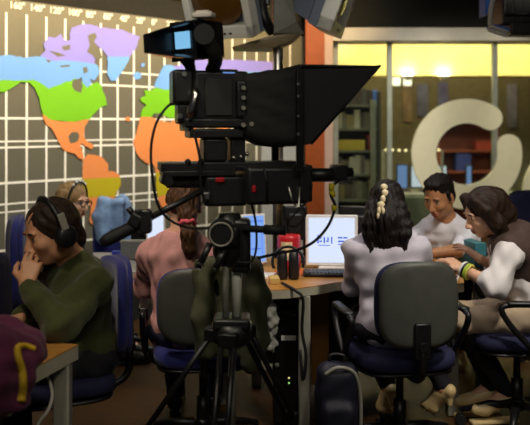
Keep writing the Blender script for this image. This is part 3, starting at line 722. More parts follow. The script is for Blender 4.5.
b = MB(); b.tube(arc([W(282, 283, 4.0), W(296, 291, 3.93), W(303, 300, 3.93), W(302, 330, 3.96), W(306, 356, 3.97), W(303, 380, 3.96), W(300, 350, 3.96)], 6), .008); tag(b.build('cable', m_rubber), 'black cable hanging over the front edge of the curved desk', 'cable')

t = Blend(.006); t.chain([W(270, 298, 3.99), W(268, 318, 3.98), W(270, 346, 3.98)], [.02, .042, .03], .03); t.wrinkle(.007, .045, 8)
tag(t.build('plastic_bag', M('crinkled_film', (150, 150, 140), .2, var=.3, scale=30)), 'crinkled grey plastic bag hanging from the left end of the curved desk', 'bag')
# ================================================================ broadcast camera on its tripod
CA = math.radians(14); cc, ss = math.cos(CA), math.sin(CA)
TX, TY = -.124, 3.0
def cl(px, py, dy=0.):
    """local (along lens, across, height) of the camera's own side plane at offset dy"""
    s0 = (px-HX)/F; l = (s0*(TY+dy*cc)-TX+dy*ss)/(cc-s0*ss)
    Y = TY+l*ss+dy*cc; return Vector((l, dy, EYE-(py-HY)/F*Y))
def camthing(name, label, cat, z=0.):
    return thing(name, label, cat, (TX, TY, z), CA)
class LB_(MB):
    def build(s, name, mats, parent=None, world=True, label=None):
        bmesh.ops.translate(s.bm, verts=s.bm.verts, vec=(0, 0, -parent_z(parent)))
        return MB.build(s, name, mats, parent, False, label)
def parent_z(o): return basis(o).translation.z
def lbox(b, p0, p1, dy0, dy1, bev=.006):
    """box from pixel corner p0 to p1 on the near side plane dy0, reaching to dy1"""
    a, c = cl(*p0, dy0), cl(*p1, dy0)
    b.box(((a.x+c.x)/2, (dy0+dy1)/2, (a.z+c.z)/2), (abs(c.x-a.x), abs(dy1-dy0), abs(a.z-c.z)), bev=bev); return b
m_body = M('camera_black', (30, 30, 29), .38, var=.15, scale=30, spec=.6)
m_panel = M('camera_panel', (44, 44, 40), .5, var=.1)
m_hood = M('hood_cloth', (24, 23, 21), .75, var=.15, scale=8)
m_chrome = M('worn_chrome', (205, 200, 190), .22, 1., var=.1)
m_red = M('red_knob', (190, 30, 36), .4)
tz_cr = 0.80
# ---- tripod
tr = thing('camera_tripod', 'black tripod with a pale centre column under the studio camera', 'tripod', (TX, TY, 0))
def tb(b, name, m, label=None, parent=tr): return b.build(name, m, parent, True, label)
P0 = Vector((TX, TY, 0))
for ang, rad in ((172, .58), (48, .55), (262, .50)):
    a = math.radians(ang); d = Vector((math.cos(a), math.sin(a), 0)); n = Vector((-d.y, d.x, 0))
    top = P0+d*.075+Vector((0, 0, .765)); ft = P0+d*rad+Vector((0, 0, .03)); mid = top.lerp(ft, .55)
    b = MB(); b.cyl(top+n*.024, mid+n*.024, .011); b.cyl(top-n*.024, mid-n*.024, .011); b.box(mid, (.03, .075, .05), Matrix((d, n, Vector((0, 0, 1)))).transposed(), bev=.006); b.box(top, (.05, .07, .05), Matrix((d, n, Vector((0, 0, 1)))).transposed(), bev=.006)
    lg = tb(b, 'leg', m_dmetal)
    b = MB(); b.cyl(mid, ft, .013); b.build('lower_tube', m_gmetal, lg)
    b = MB(); b.lathe(ft-Vector((0, 0, .029)), ((.03, 0), (.032, .01), (.018, .035))); b.build('rubber_foot', m_rubber, lg)
b = MB(); b.lathe(P0+Vector((0, 0, .72)), ((.04, 0), (.07, .02), (.075, .05), (.075, .09)), 20); b.box(P0+Vector((0, -.0, .815)), (.135, .13, .04), bev=.01); tb(b, 'crown', m_body)
b = MB(); b.cyl(P0+Vector((.018, 0, .83)), P0+Vector((.018, 0, 1.06)), .0185, n=20); tb(b, 'centre_column', M('pale_column', (236, 234, 212), .4), 'pale grey centre column')
b = MB(); b.cyl(P0+Vector((-.022, -.02, .80)), P0+Vector((-.022, -.02, 1.12)), .012); b.cyl(P0+Vector((0, 0, .38)), P0+Vector((0, 0, .74)), .014); tb(b, 'support_tube', m_gmetal)
b = MB(); b.tube([P0+Vector((.055*math.cos(q), .055*math.sin(q), .385)) for q in [2*PI*i/20 for i in range(20)]], .006, 6, True)
for ang, rad in ((172, .40), (48, .38), (262, .34)):
    a = math.radians(ang); b.cyl(P0+Vector((.055*math.cos(a), .055*math.sin(a), .385)), P0+Vector((rad*math.cos(a), rad*math.sin(a), .30)), .007)
tb(b, 'spreader', m_dmetal)
# fluid head
b = MB(); b.lathe(P0+Vector((-.01, 0, 1.02)), ((.03, 0), (.05, .02), (.062, .05), (.062, .10), (.05, .12), (.055, .15), (.04, .2)), 24)
b.box(P0+Vector((-.02, 0, 1.14)), (.10, .16, .08), bev=.015); b.box(P0+Vector((.035, 0, 1.10)), (.07, .09, .20), bev=.015)
b.cyl(P0+Vector((-.035, -.10, 1.155)), P0+Vector((-.035, .10, 1.155)), .05, n=24); b.cyl(P0+Vector((-.035, -.112, 1.155)), P0+Vector((-.035, -.10, 1.155)), .036, n=24)
fh = tb(b, 'fluid_head', m_body)
b = MB(); b.tube([P0+Vector((-.035+.042*math.cos(q), -.114, 1.155+.042*math.sin(q))) for q in [2*PI*i/22 for i in range(22)]], .004, 6, True); tb(b, 'drag_dial', m_gmetal, parent=fh)
for s, (dx, dz) in enumerate(((-.075, 1.07), (-.02, 1.05))):
    b = MB(); b.cyl(P0+Vector((dx, -.085, dz+.05)), P0+Vector((dx-.035, -.1, dz-.02)), .013); b.cyl(P0+Vector((dx-.035, -.1, dz-.02)), P0+Vector((dx-.038, -.101, dz-.025)), .016); tb(b, 'lock_lever', m_body, parent=fh)
b = MB(); b.cyl(P0+Vector((.04, -.06, 1.17)), P0+Vector((.2, -.08, 1.165)), .013); b.cyl(P0+Vector((.12, -.07, 1.167)), P0+Vector((.2, -.08, 1.165)), .018); tb(b, 'side_handle', m_rubber, parent=fh)
# pan bar
pa, pm, pb_ = W(211, 186, 2.96), W(138, 224, 2.84), W(101, 243, 2.79)
b = MB(); b.cyl(pa, pm, .012); b.box(pa, (.05, .04, .05), bev=.008); pbar = tb(b, 'pan_bar', m_body)
b = MB(); b.tube([pm, pm.lerp(pb_, .1), pm.lerp(pb_, .85), pb_], [.016, .023, .023, .014], 14); tb(b, 'grip', m_rubber, parent=pbar)
# remote control clamped on the pan bar (comes off: its own thing)
rc = thing('remote_control', 'small black zoom control clamped on the pan bar', 'remote control', W(134, 222, 2.84))
q = W(136, 220, 2.83); b = MB(); b.box(q, (.045, .05, .05), Matrix.Rotation(.5, 3, 'Y'), bev=.008); b.build('clamp', m_body, rc)
b = MB(); b.cyl(q+Vector((-.01, 0, .02)), W(128, 208, 2.83), .011); b.cyl(q+Vector((.01, 0, .02)), W(137, 209, 2.83), .009); b.box(W(146, 221, 2.83), (.04, .05, .085), bev=.008); b.build('control_box', m_body, rc)

# ---- camera
cm = camthing('studio_camera', 'black studio television camera with viewfinder on the tripod', 'television camera', 1.24)
def cb(b, name, m, label=None, parent=cm):
    return b.build(name, m, parent, True, label)
class CMB(MB):
    def build(s, name, mats, parent=None, world=True, label=None):
        bmesh.ops.transform(s.bm, matrix=Matrix.Translation((TX, TY, 0)) @ Matrix.Rotation(CA, 4, 'Z'), verts=s.bm.verts)
        return MB.build(s, name, mats, parent, True, label)
n0, n1 = -.075, .075
b = CMB(); lbox(b, (194, 70), (249, 121), n0, n1, .012); lbox(b, (185, 118), (251, 128), n0-.005, n1, .008)
lbox(b, (236, 80), (256, 118), n0-.012, n1, .01); bd = cb(b, 'body', m_body)
b = CMB(); lbox(b, (205, 78), (233, 116), n0-.008, n0+.01, .004); cb(b, 'side_panel', m_panel, parent=bd)
for px, py in ((243, 88), (243, 98), (243, 108), (251, 124), (243, 125)):
    p = cl(px, py, n0-.012); b = CMB(); b.cyl(p, p+Vector((0, -.012, 0)), .008, n=12); cb(b, 'dial', m_gmetal, parent=bd)
b = CMB(); lbox(b, (173, 69), (194, 104), -.06, .06, .012); lbox(b, (178, 104), (196, 124), -.05, .05, .008); lbox(b, (183, 124), (192, 131), -.05, .05, .004); rb = cb(b, 'rear_adapter', m_body)
for px, py in ((186, 129), (180, 116), (190, 118), (184, 74)):
    p = cl(px, py, -.062); b = CMB(); b.cyl(p+Vector((0, .02, 0)), p+Vector((0, -.008, 0)), .009, n=12); cb(b, 'connector', m_metal, parent=rb)
b = CMB(); b.tube([cl(190, 117, -.095), cl(191, 112, -.10), cl(196, 94, -.10), cl(196.5, 90, -.095)], [.013, .016, .016, .012], 14); cb(b, 'side_rod', m_chrome, 'shiny metal rod')
b = CMB(); lbox(b, (220, 69), (238, 84), -.07, -.03, .004); sd = cb(b, 'side_display', m_body)
b = CMB(); lbox(b, (223, 72), (235, 81), -.074, -.07, .0005); cb(b, 'screen', M('display_blue', (30, 50, 90), .3, emit=(112, 160, 235), estr=.9), parent=sd)
b = CMB(); a_ = cl(250, 108, 0); b.lathe(a_, ((.05, 0), (.058, .03), (.058, .10), (.066, .11), (.066, .17), (.055, .19)), 24, Matrix.Rotation(PI/2, 3, 'Y')); ln = cb(b, 'lens', m_body)
for l in (.045, .075, .13):
    b = CMB(); b.lathe(a_+Vector((l, 0, 0)), ((.0585, 0), (.0665 if l < .1 else .071, .003), (.0665 if l < .1 else .071, .018), (.0585, .021)), 28, Matrix.Rotation(PI/2, 3, 'Y')); cb(b, 'focus_ring', m_rubber, parent=ln)
b = CMB(); lbox(b, (256, 112), (272, 134), -.085, -.05, .01); cb(b, 'zoom_servo', m_panel, parent=ln)
b = CMB(); lbox(b, (190, 129), (252, 138), -.07, .07, .006); lbox(b, (204, 138), (228, 162), -.055, .055, .01); lbox(b, (231, 138), (246, 163), -.05, .05, .008); cb(b, 'mount_block', m_body)
for px, py in ((234, 158), (241, 157), (247, 154)):
    p = cl(px, py, -.052); b = CMB(); b.ell(p, (.009, .009, .009), u=10, v=8); cb(b, 'clamp_screw', m_chrome)
b = CMB(); lbox(b, (161, 163), (300, 170), -.06, .06, .004); lbox(b, (163, 171), (236, 176), -.06, .06, .004); b.cyl(cl(166, 180, 0)+Vector((0, -.06, 0)), cl(166, 180, 0)+Vector((0, .06, 0)), .02); bs = cb(b, 'base_plate', m_body)
b = CMB(); a_, c_ = cl(166, 181, 0), cl(204, 181, 0); b.lathe(a_, ((.02, 0), (.026, .005), (.028, c_.x-a_.x-.01), (.024, c_.x-a_.x)), 18, Matrix.Rotation(PI/2, 3, 'Y')); cb(b, 'counterweight', m_panel, parent=bs)
for px in (188, 201):
    p = cl(px, 162, -.06); b = CMB(); b.ell(p, (.012, .012, .012), u=12, v=8); cb(b, 'knob', m_rubber, parent=bs)
b = CMB(); lbox(b, (205, 176), (248, 206), -.055, .055, .012); cb(b, 'wedge_adapter', m_body)
p = cl(220, 180, -.058); b = CMB(); b.box(p, (.032, .012, .018), bev=.004); cb(b, 'release_tab', m_red, 'red release tab')
p = cl(201, 176, -.06); b = CMB(); b.cyl(cl(203, 190, -.06), cl(205, 203, -.06), .008); b.box(cl(206, 196, -.06), (.03, .02, .03), bev=.005); cb(b, 'bracket_screw', m_metal)
# viewfinder, turned towards the operator on the left
vd = Vector((-.66, -.74, -.08)).normalized(); vR = frame(vd)      # columns: side, up-ish, towards eye
vc = W(186, 41, 2.90)
def vq(x, y, z): return vc+vR@Vector((x, y, z))
def frust(b, w0, h0, z0, w1, h1, z1, open_=False, th=.006):
    q0 = [vq(sx*w0/2, sy*h0/2, z0) for sx, sy in ((-1, -1), (1, -1), (1, 1), (-1, 1))]; q1 = [vq(sx*w1/2, sy*h1/2, z1) for sx, sy in ((-1, -1), (1, -1), (1, 1), (-1, 1))]
    A = [b.bm.verts.new(p) for p in q0]; Bv = [b.bm.verts.new(p) for p in q1]
    fs = [b.bm.faces.new((A[i], A[(i+1) % 4], Bv[(i+1) % 4], Bv[i])) for i in range(4)]
    if open_:
        i0 = [b.bm.verts.new(vq(sx*(w0/2-th), sy*(h0/2-th), z0+.001)) for sx, sy in ((-1, -1), (1, -1), (1, 1), (-1, 1))]; i1 = [b.bm.verts.new(vq(sx*(w1/2-th), sy*(h1/2-th), z1)) for sx, sy in ((-1, -1), (1, -1), (1, 1), (-1, 1))]
        fs += [b.bm.faces.new((i0[(i+1) % 4], i0[i], i1[i], i1[(i+1) % 4])) for i in range(4)]
        fs += [b.bm.faces.new((Bv[i], Bv[(i+1) % 4], i1[(i+1) % 4], i1[i])) for i in range(4)]+[b.bm.faces.new(A[::-1]), b.bm.faces.new(i0)]
    else: fs += [b.bm.faces.new(A[::-1]), b.bm.faces.new(Bv)]
    b._faces(fs, False)
b = MB(); frust(b, .145, .125, -.12, .165, .145, .0); b.box(vq(.0, .0, -.13), (.11, .1, .03), vR, bev=.01); vf = b.build('viewfinder', m_body, cm)
b = MB(); 
q0 = [vq(sx*.0725, sy*.0625, 0) for sx, sy in ((-1, -1), (1, -1), (1, 1), (-1, 1))]; q1 = [vq(-.10, -.036, .115), vq(.085, -.07, .03), vq(.085, .07, .03), vq(-.10, .03, .115)]
A = [b.bm.verts.new(p) for p in q0]; Bv = [b.bm.verts.new(p) for p in q1]; cq = sum(q1, Vector())/4
Ci = [b.bm.verts.new(p+(cq-p)*.06) for p in q1]; Di = [b.bm.verts.new(vq(sx*.066, sy*.056, .001)) for sx, sy in ((-1, -1), (1, -1), (1, 1), (-1, 1))]
for i in range(4):
    k = (i+1) % 4
    for qd in ((A[i], A[k], Bv[k], Bv[i]), (Bv[i], Bv[k], Ci[k], Ci[i]), (Ci[i], Ci[k], Di[k], Di[i])): b.bm.faces.new(qd)
b.bm.faces.new(A[::-1]); b.bm.faces.new(Di)
hood_ = b.build('sun_hood', M('hood_plastic', (22, 23, 25), .22, var=.1), vf)
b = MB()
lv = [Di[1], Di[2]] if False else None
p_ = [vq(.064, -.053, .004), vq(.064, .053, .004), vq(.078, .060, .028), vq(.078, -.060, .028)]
b.prism(p_, vR@Vector((-.003, 0, 0))); b.build('hood_screen_light', M('painted_screen_light', (120, 118, 100), .5), hood_)  # lighter quad: screen light on the inner hood wall, put into its colour
b = MB(); b.box(vq(-.012, .004, .006), (.078, .062, .004), vR, bev=.001); b.build('screen', M('viewfinder_screen', (30, 44, 60), .25, emit=(128, 190, 232), estr=1.0), vf)
b = MB(); b.tube(arc([W(205, 32, 2.80), W(209, 44, 2.81), W(215, 55, 2.84), W(215, 63, 2.90), W(212, 70, 2.94)], 4), .026, 10); b.cyl(W(204, 34, 2.76), W(204, 34, 2.82), .036, n=20); b.build('yoke', m_panel, vf)
b = MB(); b.tube([W(187, 58, 2.95), W(190, 66, 2.97), W(191, 71, 2.98)], [.03, .02, .02], 10); b.build('pivot', m_body, vf)
b = MB(); b.box(W(204, 15.5, 2.84), (.075, .05, .02), rotz(-.3), bev=.006); b.box(W(204, 12.5, 2.84), (.05, .04, .012), rotz(-.3), bev=.004); b.build('tally_lamp', m_white, vf, label='off white tally lamp')
b = MB(); b.tube(arc([cl(176, 104, -.05), cl(168, 106, -.09), cl(156, 124, -.12), cl(151, 150, -.12), cl(153, 180, -.12), cl(158, 205, -.10), cl(170, 220, -.08), cl(190, 228, -.05), cl(215, 228, -.04)], 8), .0048, 8)
bmesh.ops.transform(b.bm, matrix=Matrix.Translation((TX, TY, 0)) @ Matrix.Rotation(CA, 4, 'Z'), verts=b.bm.verts); b.build('camera_cable', m_rubber, cm)
b = CMB(); b.tube(arc([cl(192, 128, -.06), cl(196, 140, -.08), cl(200, 160, -.085), cl(201, 185, -.08), cl(206, 205, -.07)], 6), .005, 8); b.build('camera_cable', m_rubber, cm)
b = CMB(); b.tube(arc([cl(252, 205, -.07), cl(256, 225, -.08), cl(256, 250, -.09), cl(250, 262, -.08), cl(236, 262, -.07)], 6), .0045, 8); b.build('camera_cable', m_rubber, cm)

# ---- teleprompter
tp = camthing('teleprompter', 'black teleprompter with a wide hood in front of the camera lens', 'teleprompter', 1.28)
hw = .165
A_, B_, C_, D_, E_ = cl(299, 67, -hw), cl(299, 146, -hw), cl(380, 66, -hw), cl(311, 144, -hw), cl(244, 74, -.09)
b = CMB()
side = [A_, C_, D_, B_]
def sidewall(y):
    return [Vector((p.x, y, p.z)) for p in side]
b.prism(sidewall(-hw), (0, .008, 0)); b.prism(sidewall(hw), (0, -.008, 0))
b.box(((A_.x+C_.x)/2, 0, (A_.z+C_.z)/2+.002), (C_.x-A_.x, 2*hw, .008), Matrix.Rotation(math.atan2(C_.z-A_.z, A_.x-C_.x)+PI, 3, 'Y') if False else None, bev=.002)
hd = b.build('hood', M('hood_board', (30, 29, 26), .7, var=.1), tp)
b = CMB(); b.tube([A_+Vector((.004, -.004, 0)), C_+Vector((0, -.004, 0)), D_+Vector((0, -.004, 0))], .005, 6); b.tube([Vector((C_.x, hw+.004, C_.z)), Vector((D_.x, hw+.004, D_.z))], .005, 6); b.tube([Vector((C_.x, -hw, C_.z)), Vector((C_.x, hw, C_.z))], .005, 6); b.build('hood_rim', m_dmetal, hd)
b = CMB(); v = [Vector((C_.x-.01, -hw+.01, C_.z-.01)), Vector((C_.x-.01, hw-.01, C_.z-.01)), Vector((D_.x-.005, hw-.01, D_.z)), Vector((D_.x-.005, -hw+.01, D_.z))]; b.prism(v, (-.004, 0, .002)); b.build('mirror_glass', glass('mirror_glass', (120, 122, 120), .35), tp)
# cloth behind the mirror, gathered to the lens
b = CMB(); rings = []
for i in range(9):
    f = i/8; x = A_.x+(E_.x-A_.x)*f; ft = f**.8
    zt, zb = A_.z+(cl(246, 80, -.09).z-A_.z)*ft*.5, B_.z+(cl(246, 134, -.09).z-B_.z)*f-.02*math.sin(PI*f); w = hw+(.085-hw)*ft
    ring_ = []
    for j in range(40):
        a = 2*PI*j/40; ca, sa = math.cos(a), math.sin(a); m = max(abs(ca), abs(sa)); ca, sa = ca/m, sa/m
        wob = 1+.05*math.sin(j*2.1+i*.9)*math.sin(PI*f)
        ring_.append(b.bm.verts.new((x, ca*w*wob, (zt+zb)/2+sa*(zt-zb)/2*wob)))
    rings.append(ring_)
fs = [b.bm.faces.new((p[j], p[(j+1) % 40], q[(j+1) % 40], q[j])) for p, q in zip(rings, rings[1:]) for j in range(40)]
fs += [b.bm.faces.new(rings[-1])]; b._faces(fs, True); b.build('lens_cloth', m_hood, tp)
b = CMB()
b.bm.free()
for y in (hw+.012, -hw-.012):
    b = CMB(); b.box((A_.x+.0, y, (cl(298, 70, -hw).z+cl(298, 172, -hw).z)/2), (.028, .016, cl(298, 70, -hw).z-cl(298, 172, -hw).z), bev=.003); ps = b.build('post', m_dmetal, tp)
for py in (84, 96, 116, 134):
    p = cl(298, py, -hw-.022); b = CMB(); b.cyl(p, p+Vector((0, -.004, 0)), .005, n=10); b.build('bolt', m_metal, ps)
b = CMB(); lbox(b, (247, 167), (310, 204), -.14, .14, .014); lbox(b, (300, 165), (313, 202), -.15, .15, .008); pmn = b.build('monitor', m_body, tp)
p = cl(254, 189, -.142); b = CMB(); b.box(p, (.014, .01, .026), bev=.004); b.build('tally_tab', m_red, pmn, label='red tab')
b = CMB(); b.tube([cl(264, 167, -.142), cl(267, 185, -.145), cl(267, 204, -.142)], .004, 6); b.build('seam_strap', m_dmetal, pmn)
b = CMB(); b.cyl(cl(302, 175, 0), cl(343, 175, 0), .027, n=18); b.cyl(cl(330, 173, 0), cl(352, 172.5, 0), .02, n=16); lbox(b, (334, 165), (348, 180), -.03, .03, .006); b.build('counterweight_arm', m_body, tp)
b = CMB(); lbox(b, (236, 166), (302, 170), -.07, -.05, .003); lbox(b, (236, 166), (302, 170), .05, .07, .003); b.build('rail', m_dmetal, tp)
b = CMB(); b.tube([cl(289, 187, -.15), cl(292, 200, -.155), cl(296, 206, -.155)], .004, 6); b.tube([cl(300, 187, -.15), cl(299, 207, -.155), cl(293, 208, -.155)], .004, 6); b.build('safety_clip', m_metal, tp)
m_ye = M('yellow_tape', (225, 205, 30), .6)
b = CMB(); b.tube(arc([cl(340, 180, -.02), cl(333, 186, -.05), cl(331, 195, -.06), cl(335, 205, -.06), cl(334, 212, -.06), cl(328, 226, -.06), cl(316, 240, -.06), cl(300, 249, -.05), cl(280, 253, -.04), cl(258, 258, -.05)], 6), .0055, 8); pcable = b.build('power_cable', m_rubber, tp)
for p0, p1 in (((332, 184), (331, 191)), ((331, 191), (334, 197)), ((334.5, 206), (334, 211))):
    b = CMB(); b.cyl(cl(*p0, -.056), cl(*p1, -.06), .0125, .009, 10); b.build('tape', m_ye, pcable, label='yellow tape')
b = CMB(); b.tube(arc([cl(306, 168, -.12), cl(312, 185, -.16), cl(308, 200, -.16), cl(298, 210, -.15), cl(288, 222, -.14)], 6), .0035, 6); b.tube(arc([cl(300, 204, -.12), cl(306, 214, -.14), cl(296, 226, -.13), cl(286, 222, -.12), cl(284, 206, -.11)], 6), .0035, 6); b.build('power_cable', m_rubber, tp)

# ================================================================ hanging monitors on their ceiling pole
pol = thing('monitor_pole', 'steel pole from ceiling to floor carrying the two hanging monitors', 'pole', (W(278, 50, 5.15).x, 5.15, 0))
px_ = W(278, 50, 5.15).x
b = MB(); b.cyl((px_, 5.15, .012), (px_, 5.15, 3.39), .034, n=20); b.build('tube', m_metal, pol)
b = MB(); b.lathe((px_, 5.15, 0), ((.15, .002), (.15, .012), (.05, .02)), 24); b.build('floor_plate', m_gmetal, pol)
m_bez = M('tv_bezel_grey', (226, 226, 214), .5, var=.05); m_tvback = M('tv_back_slate', (104, 114, 130), .5, var=.1)
m_tvs = M('tv_screen_brown', (92, 62, 22), .15, var=.1)
b = MB(); q = [W(231, 47, 5.0), W(270, 38, 5.0), W(300, 33, 5.0), W(292, 40, 5.0), W(272, 48, 5.0)]
plat = MB(); plat.prism([W(232, 47, 4.9), W(272, 48, 4.98), W(292, 40, 5.02), W(302, 32, 5.05), W(270, 36, 5.0)], (0, .30, 0)); plat.build('bracket', M('bracket_olive', (118, 104, 74), .6), pol)
b.bm.free()
def crt(label, c, d, up, w, h, dep, screen_m, side_m):
    """box television: c centre of the front, d where it looks"""
    R = frame(Vector(d), Vector(up)); c = Vector(c); t = thing('television', label, 'television', c)
    def g(x, y, z): return c+R@Vector((x, y, z))
    b = MB()
    def fr(w0, h0, z0, w1, h1, z1):
        A = [b.bm.verts.new(g(sx*w0/2, sy*h0/2, z0)) for sx, sy in ((-1, -1), (1, -1), (1, 1), (-1, 1))]; Bv = [b.bm.verts.new(g(sx*w1/2, sy*h1/2, z1)) for sx, sy in ((-1, -1), (1, -1), (1, 1), (-1, 1))]
        b._faces([b.bm.faces.new((A[i], A[(i+1) % 4], Bv[(i+1) % 4], Bv[i])) for i in range(4)]+[b.bm.faces.new(A[::-1]), b.bm.faces.new(Bv)], False)
    fr(w*.96, h*.96, -.16, w, h, -.10); fr(w*.55, h*.6, -dep, w*.92, h*.92, -.165); b.build('casing', side_m, t)
    b = MB()
    e = .05
    for x, y, sx, sy in ((0, h/2-e*.4, w, e*.8), (0, -h/2+e*.8, w, e*1.6), (-w/2+e/2, 0, e, h), (w/2-e/2, 0, e, h)): b.box(g(x, y, -.05), (sx, sy, .10), R, bev=.008)
    bz = b.build('bezel', m_bez, t)
    for i in range(4):
        b = MB(); b.box(g(-w*.1+.04*i, -h/2+e*.7, .002), (.018, .012, .006), R, bev=.002); b.build('button', m_dmetal, bz)
    b = MB(); b.ell(g(0, e*.4, -.045), (w/2-e*.8, h/2-e*1.0, .035), R, 24, 16); b.build('screen', screen_m, t)
    return t
crt('grey hanging television with a brown screen facing left', W(214, 3, 4.85), (-.42, -.82, -.36), (0, 0, 1), .46, .46, .34, m_tvs, m_tvback)
crt('slate backed hanging television turned away to the right of the pole', W(349, 0, 5.12), (.92, -.22, -.34), (0, 0, 1), .46, .48, .42, M('tv_screen_olive', (120, 112, 40), .15, var=.2), m_tvback)
b = MB(); b.tube(arc([W(262, -14, 5.1), W(262, 8, 5.06), W(266, 22, 5.06), W(272, 32, 5.1)], 5), .035, 10); b.box(W(263, -6, 5.1), (.09, .1, .16), bev=.01); b.build('mount', m_dmetal, pol)
b = MB(); b.prism([W(274, -20, 5.05), W(292, -12, 5.0), W(296, 22, 5.0), W(304, 33, 5.02), W(274, 33, 5.05)], (0, .05, 0)); b.build('side_bracket', M('bracket_grey', (120, 122, 112), .5, .3), pol)
# ---- stage light at the top right
sl = thing('stage_light', 'black stage spotlight with blue gel frame hanging at the top right corner', 'stage light', W(512, 10, 5.3))
Ys = 5.3; s_ = Ys/F
c = W(513, 8, Ys)
b = MB(); b.box(c+Vector((.06, .05, .0)), (.30, .26, .24), bev=.015)
for i in range(4): b.box(c+Vector((-.02+.06*i, -.085, -.02)), (.012, .02, .17), bev=.003)
b.cyl(c+Vector((.06, .05, .1)), (c.x+.06, Ys+.05, 3.40), .018); b.tube([c+Vector((-.09, -.1, -.055)), c+Vector((.1, -.11, -.055)), c+Vector((.21, -.09, -.05))], .01, 8); b.box(c+Vector((.03, -.07, -.15)), (.17, .14, .09), bev=.01); b.build('housing', m_body, sl)
m_blg = M('blue_gel', (44, 96, 190), .4, var=.2)
b = MB(); b.prism([W(485, -6, Ys-.05), W(490, -6, Ys-.05), W(489, 14, Ys-.05), W(485, 15, Ys-.05)], (.004, .16, 0)); b.prism([W(494, 24, Ys-.1), W(510, 28, Ys-.1), W(511, 33, Ys-.1), W(495, 27, Ys-.1)], (0, .18, 0)); b.build('gel', m_blg, sl, label='blue gel sheet')
b = MB()
b.tube([W(494, -6, Ys-.12), W(491, 8, Ys-.12), W(490, 25, Ys-.12)], .016, 8); b.box(W(498.5, 29, Ys-.12), (.125, .05, .014), Matrix.Rotation(.34, 3, 'Y'), bev=.003); b.box(W(497.5, 33, Ys-.12), (.125, .05, .014), Matrix.Rotation(.34, 3, 'Y'), bev=.003); b.build('barn_door_frame', M('pale_grey_paint', (196, 196, 190), .4), sl)
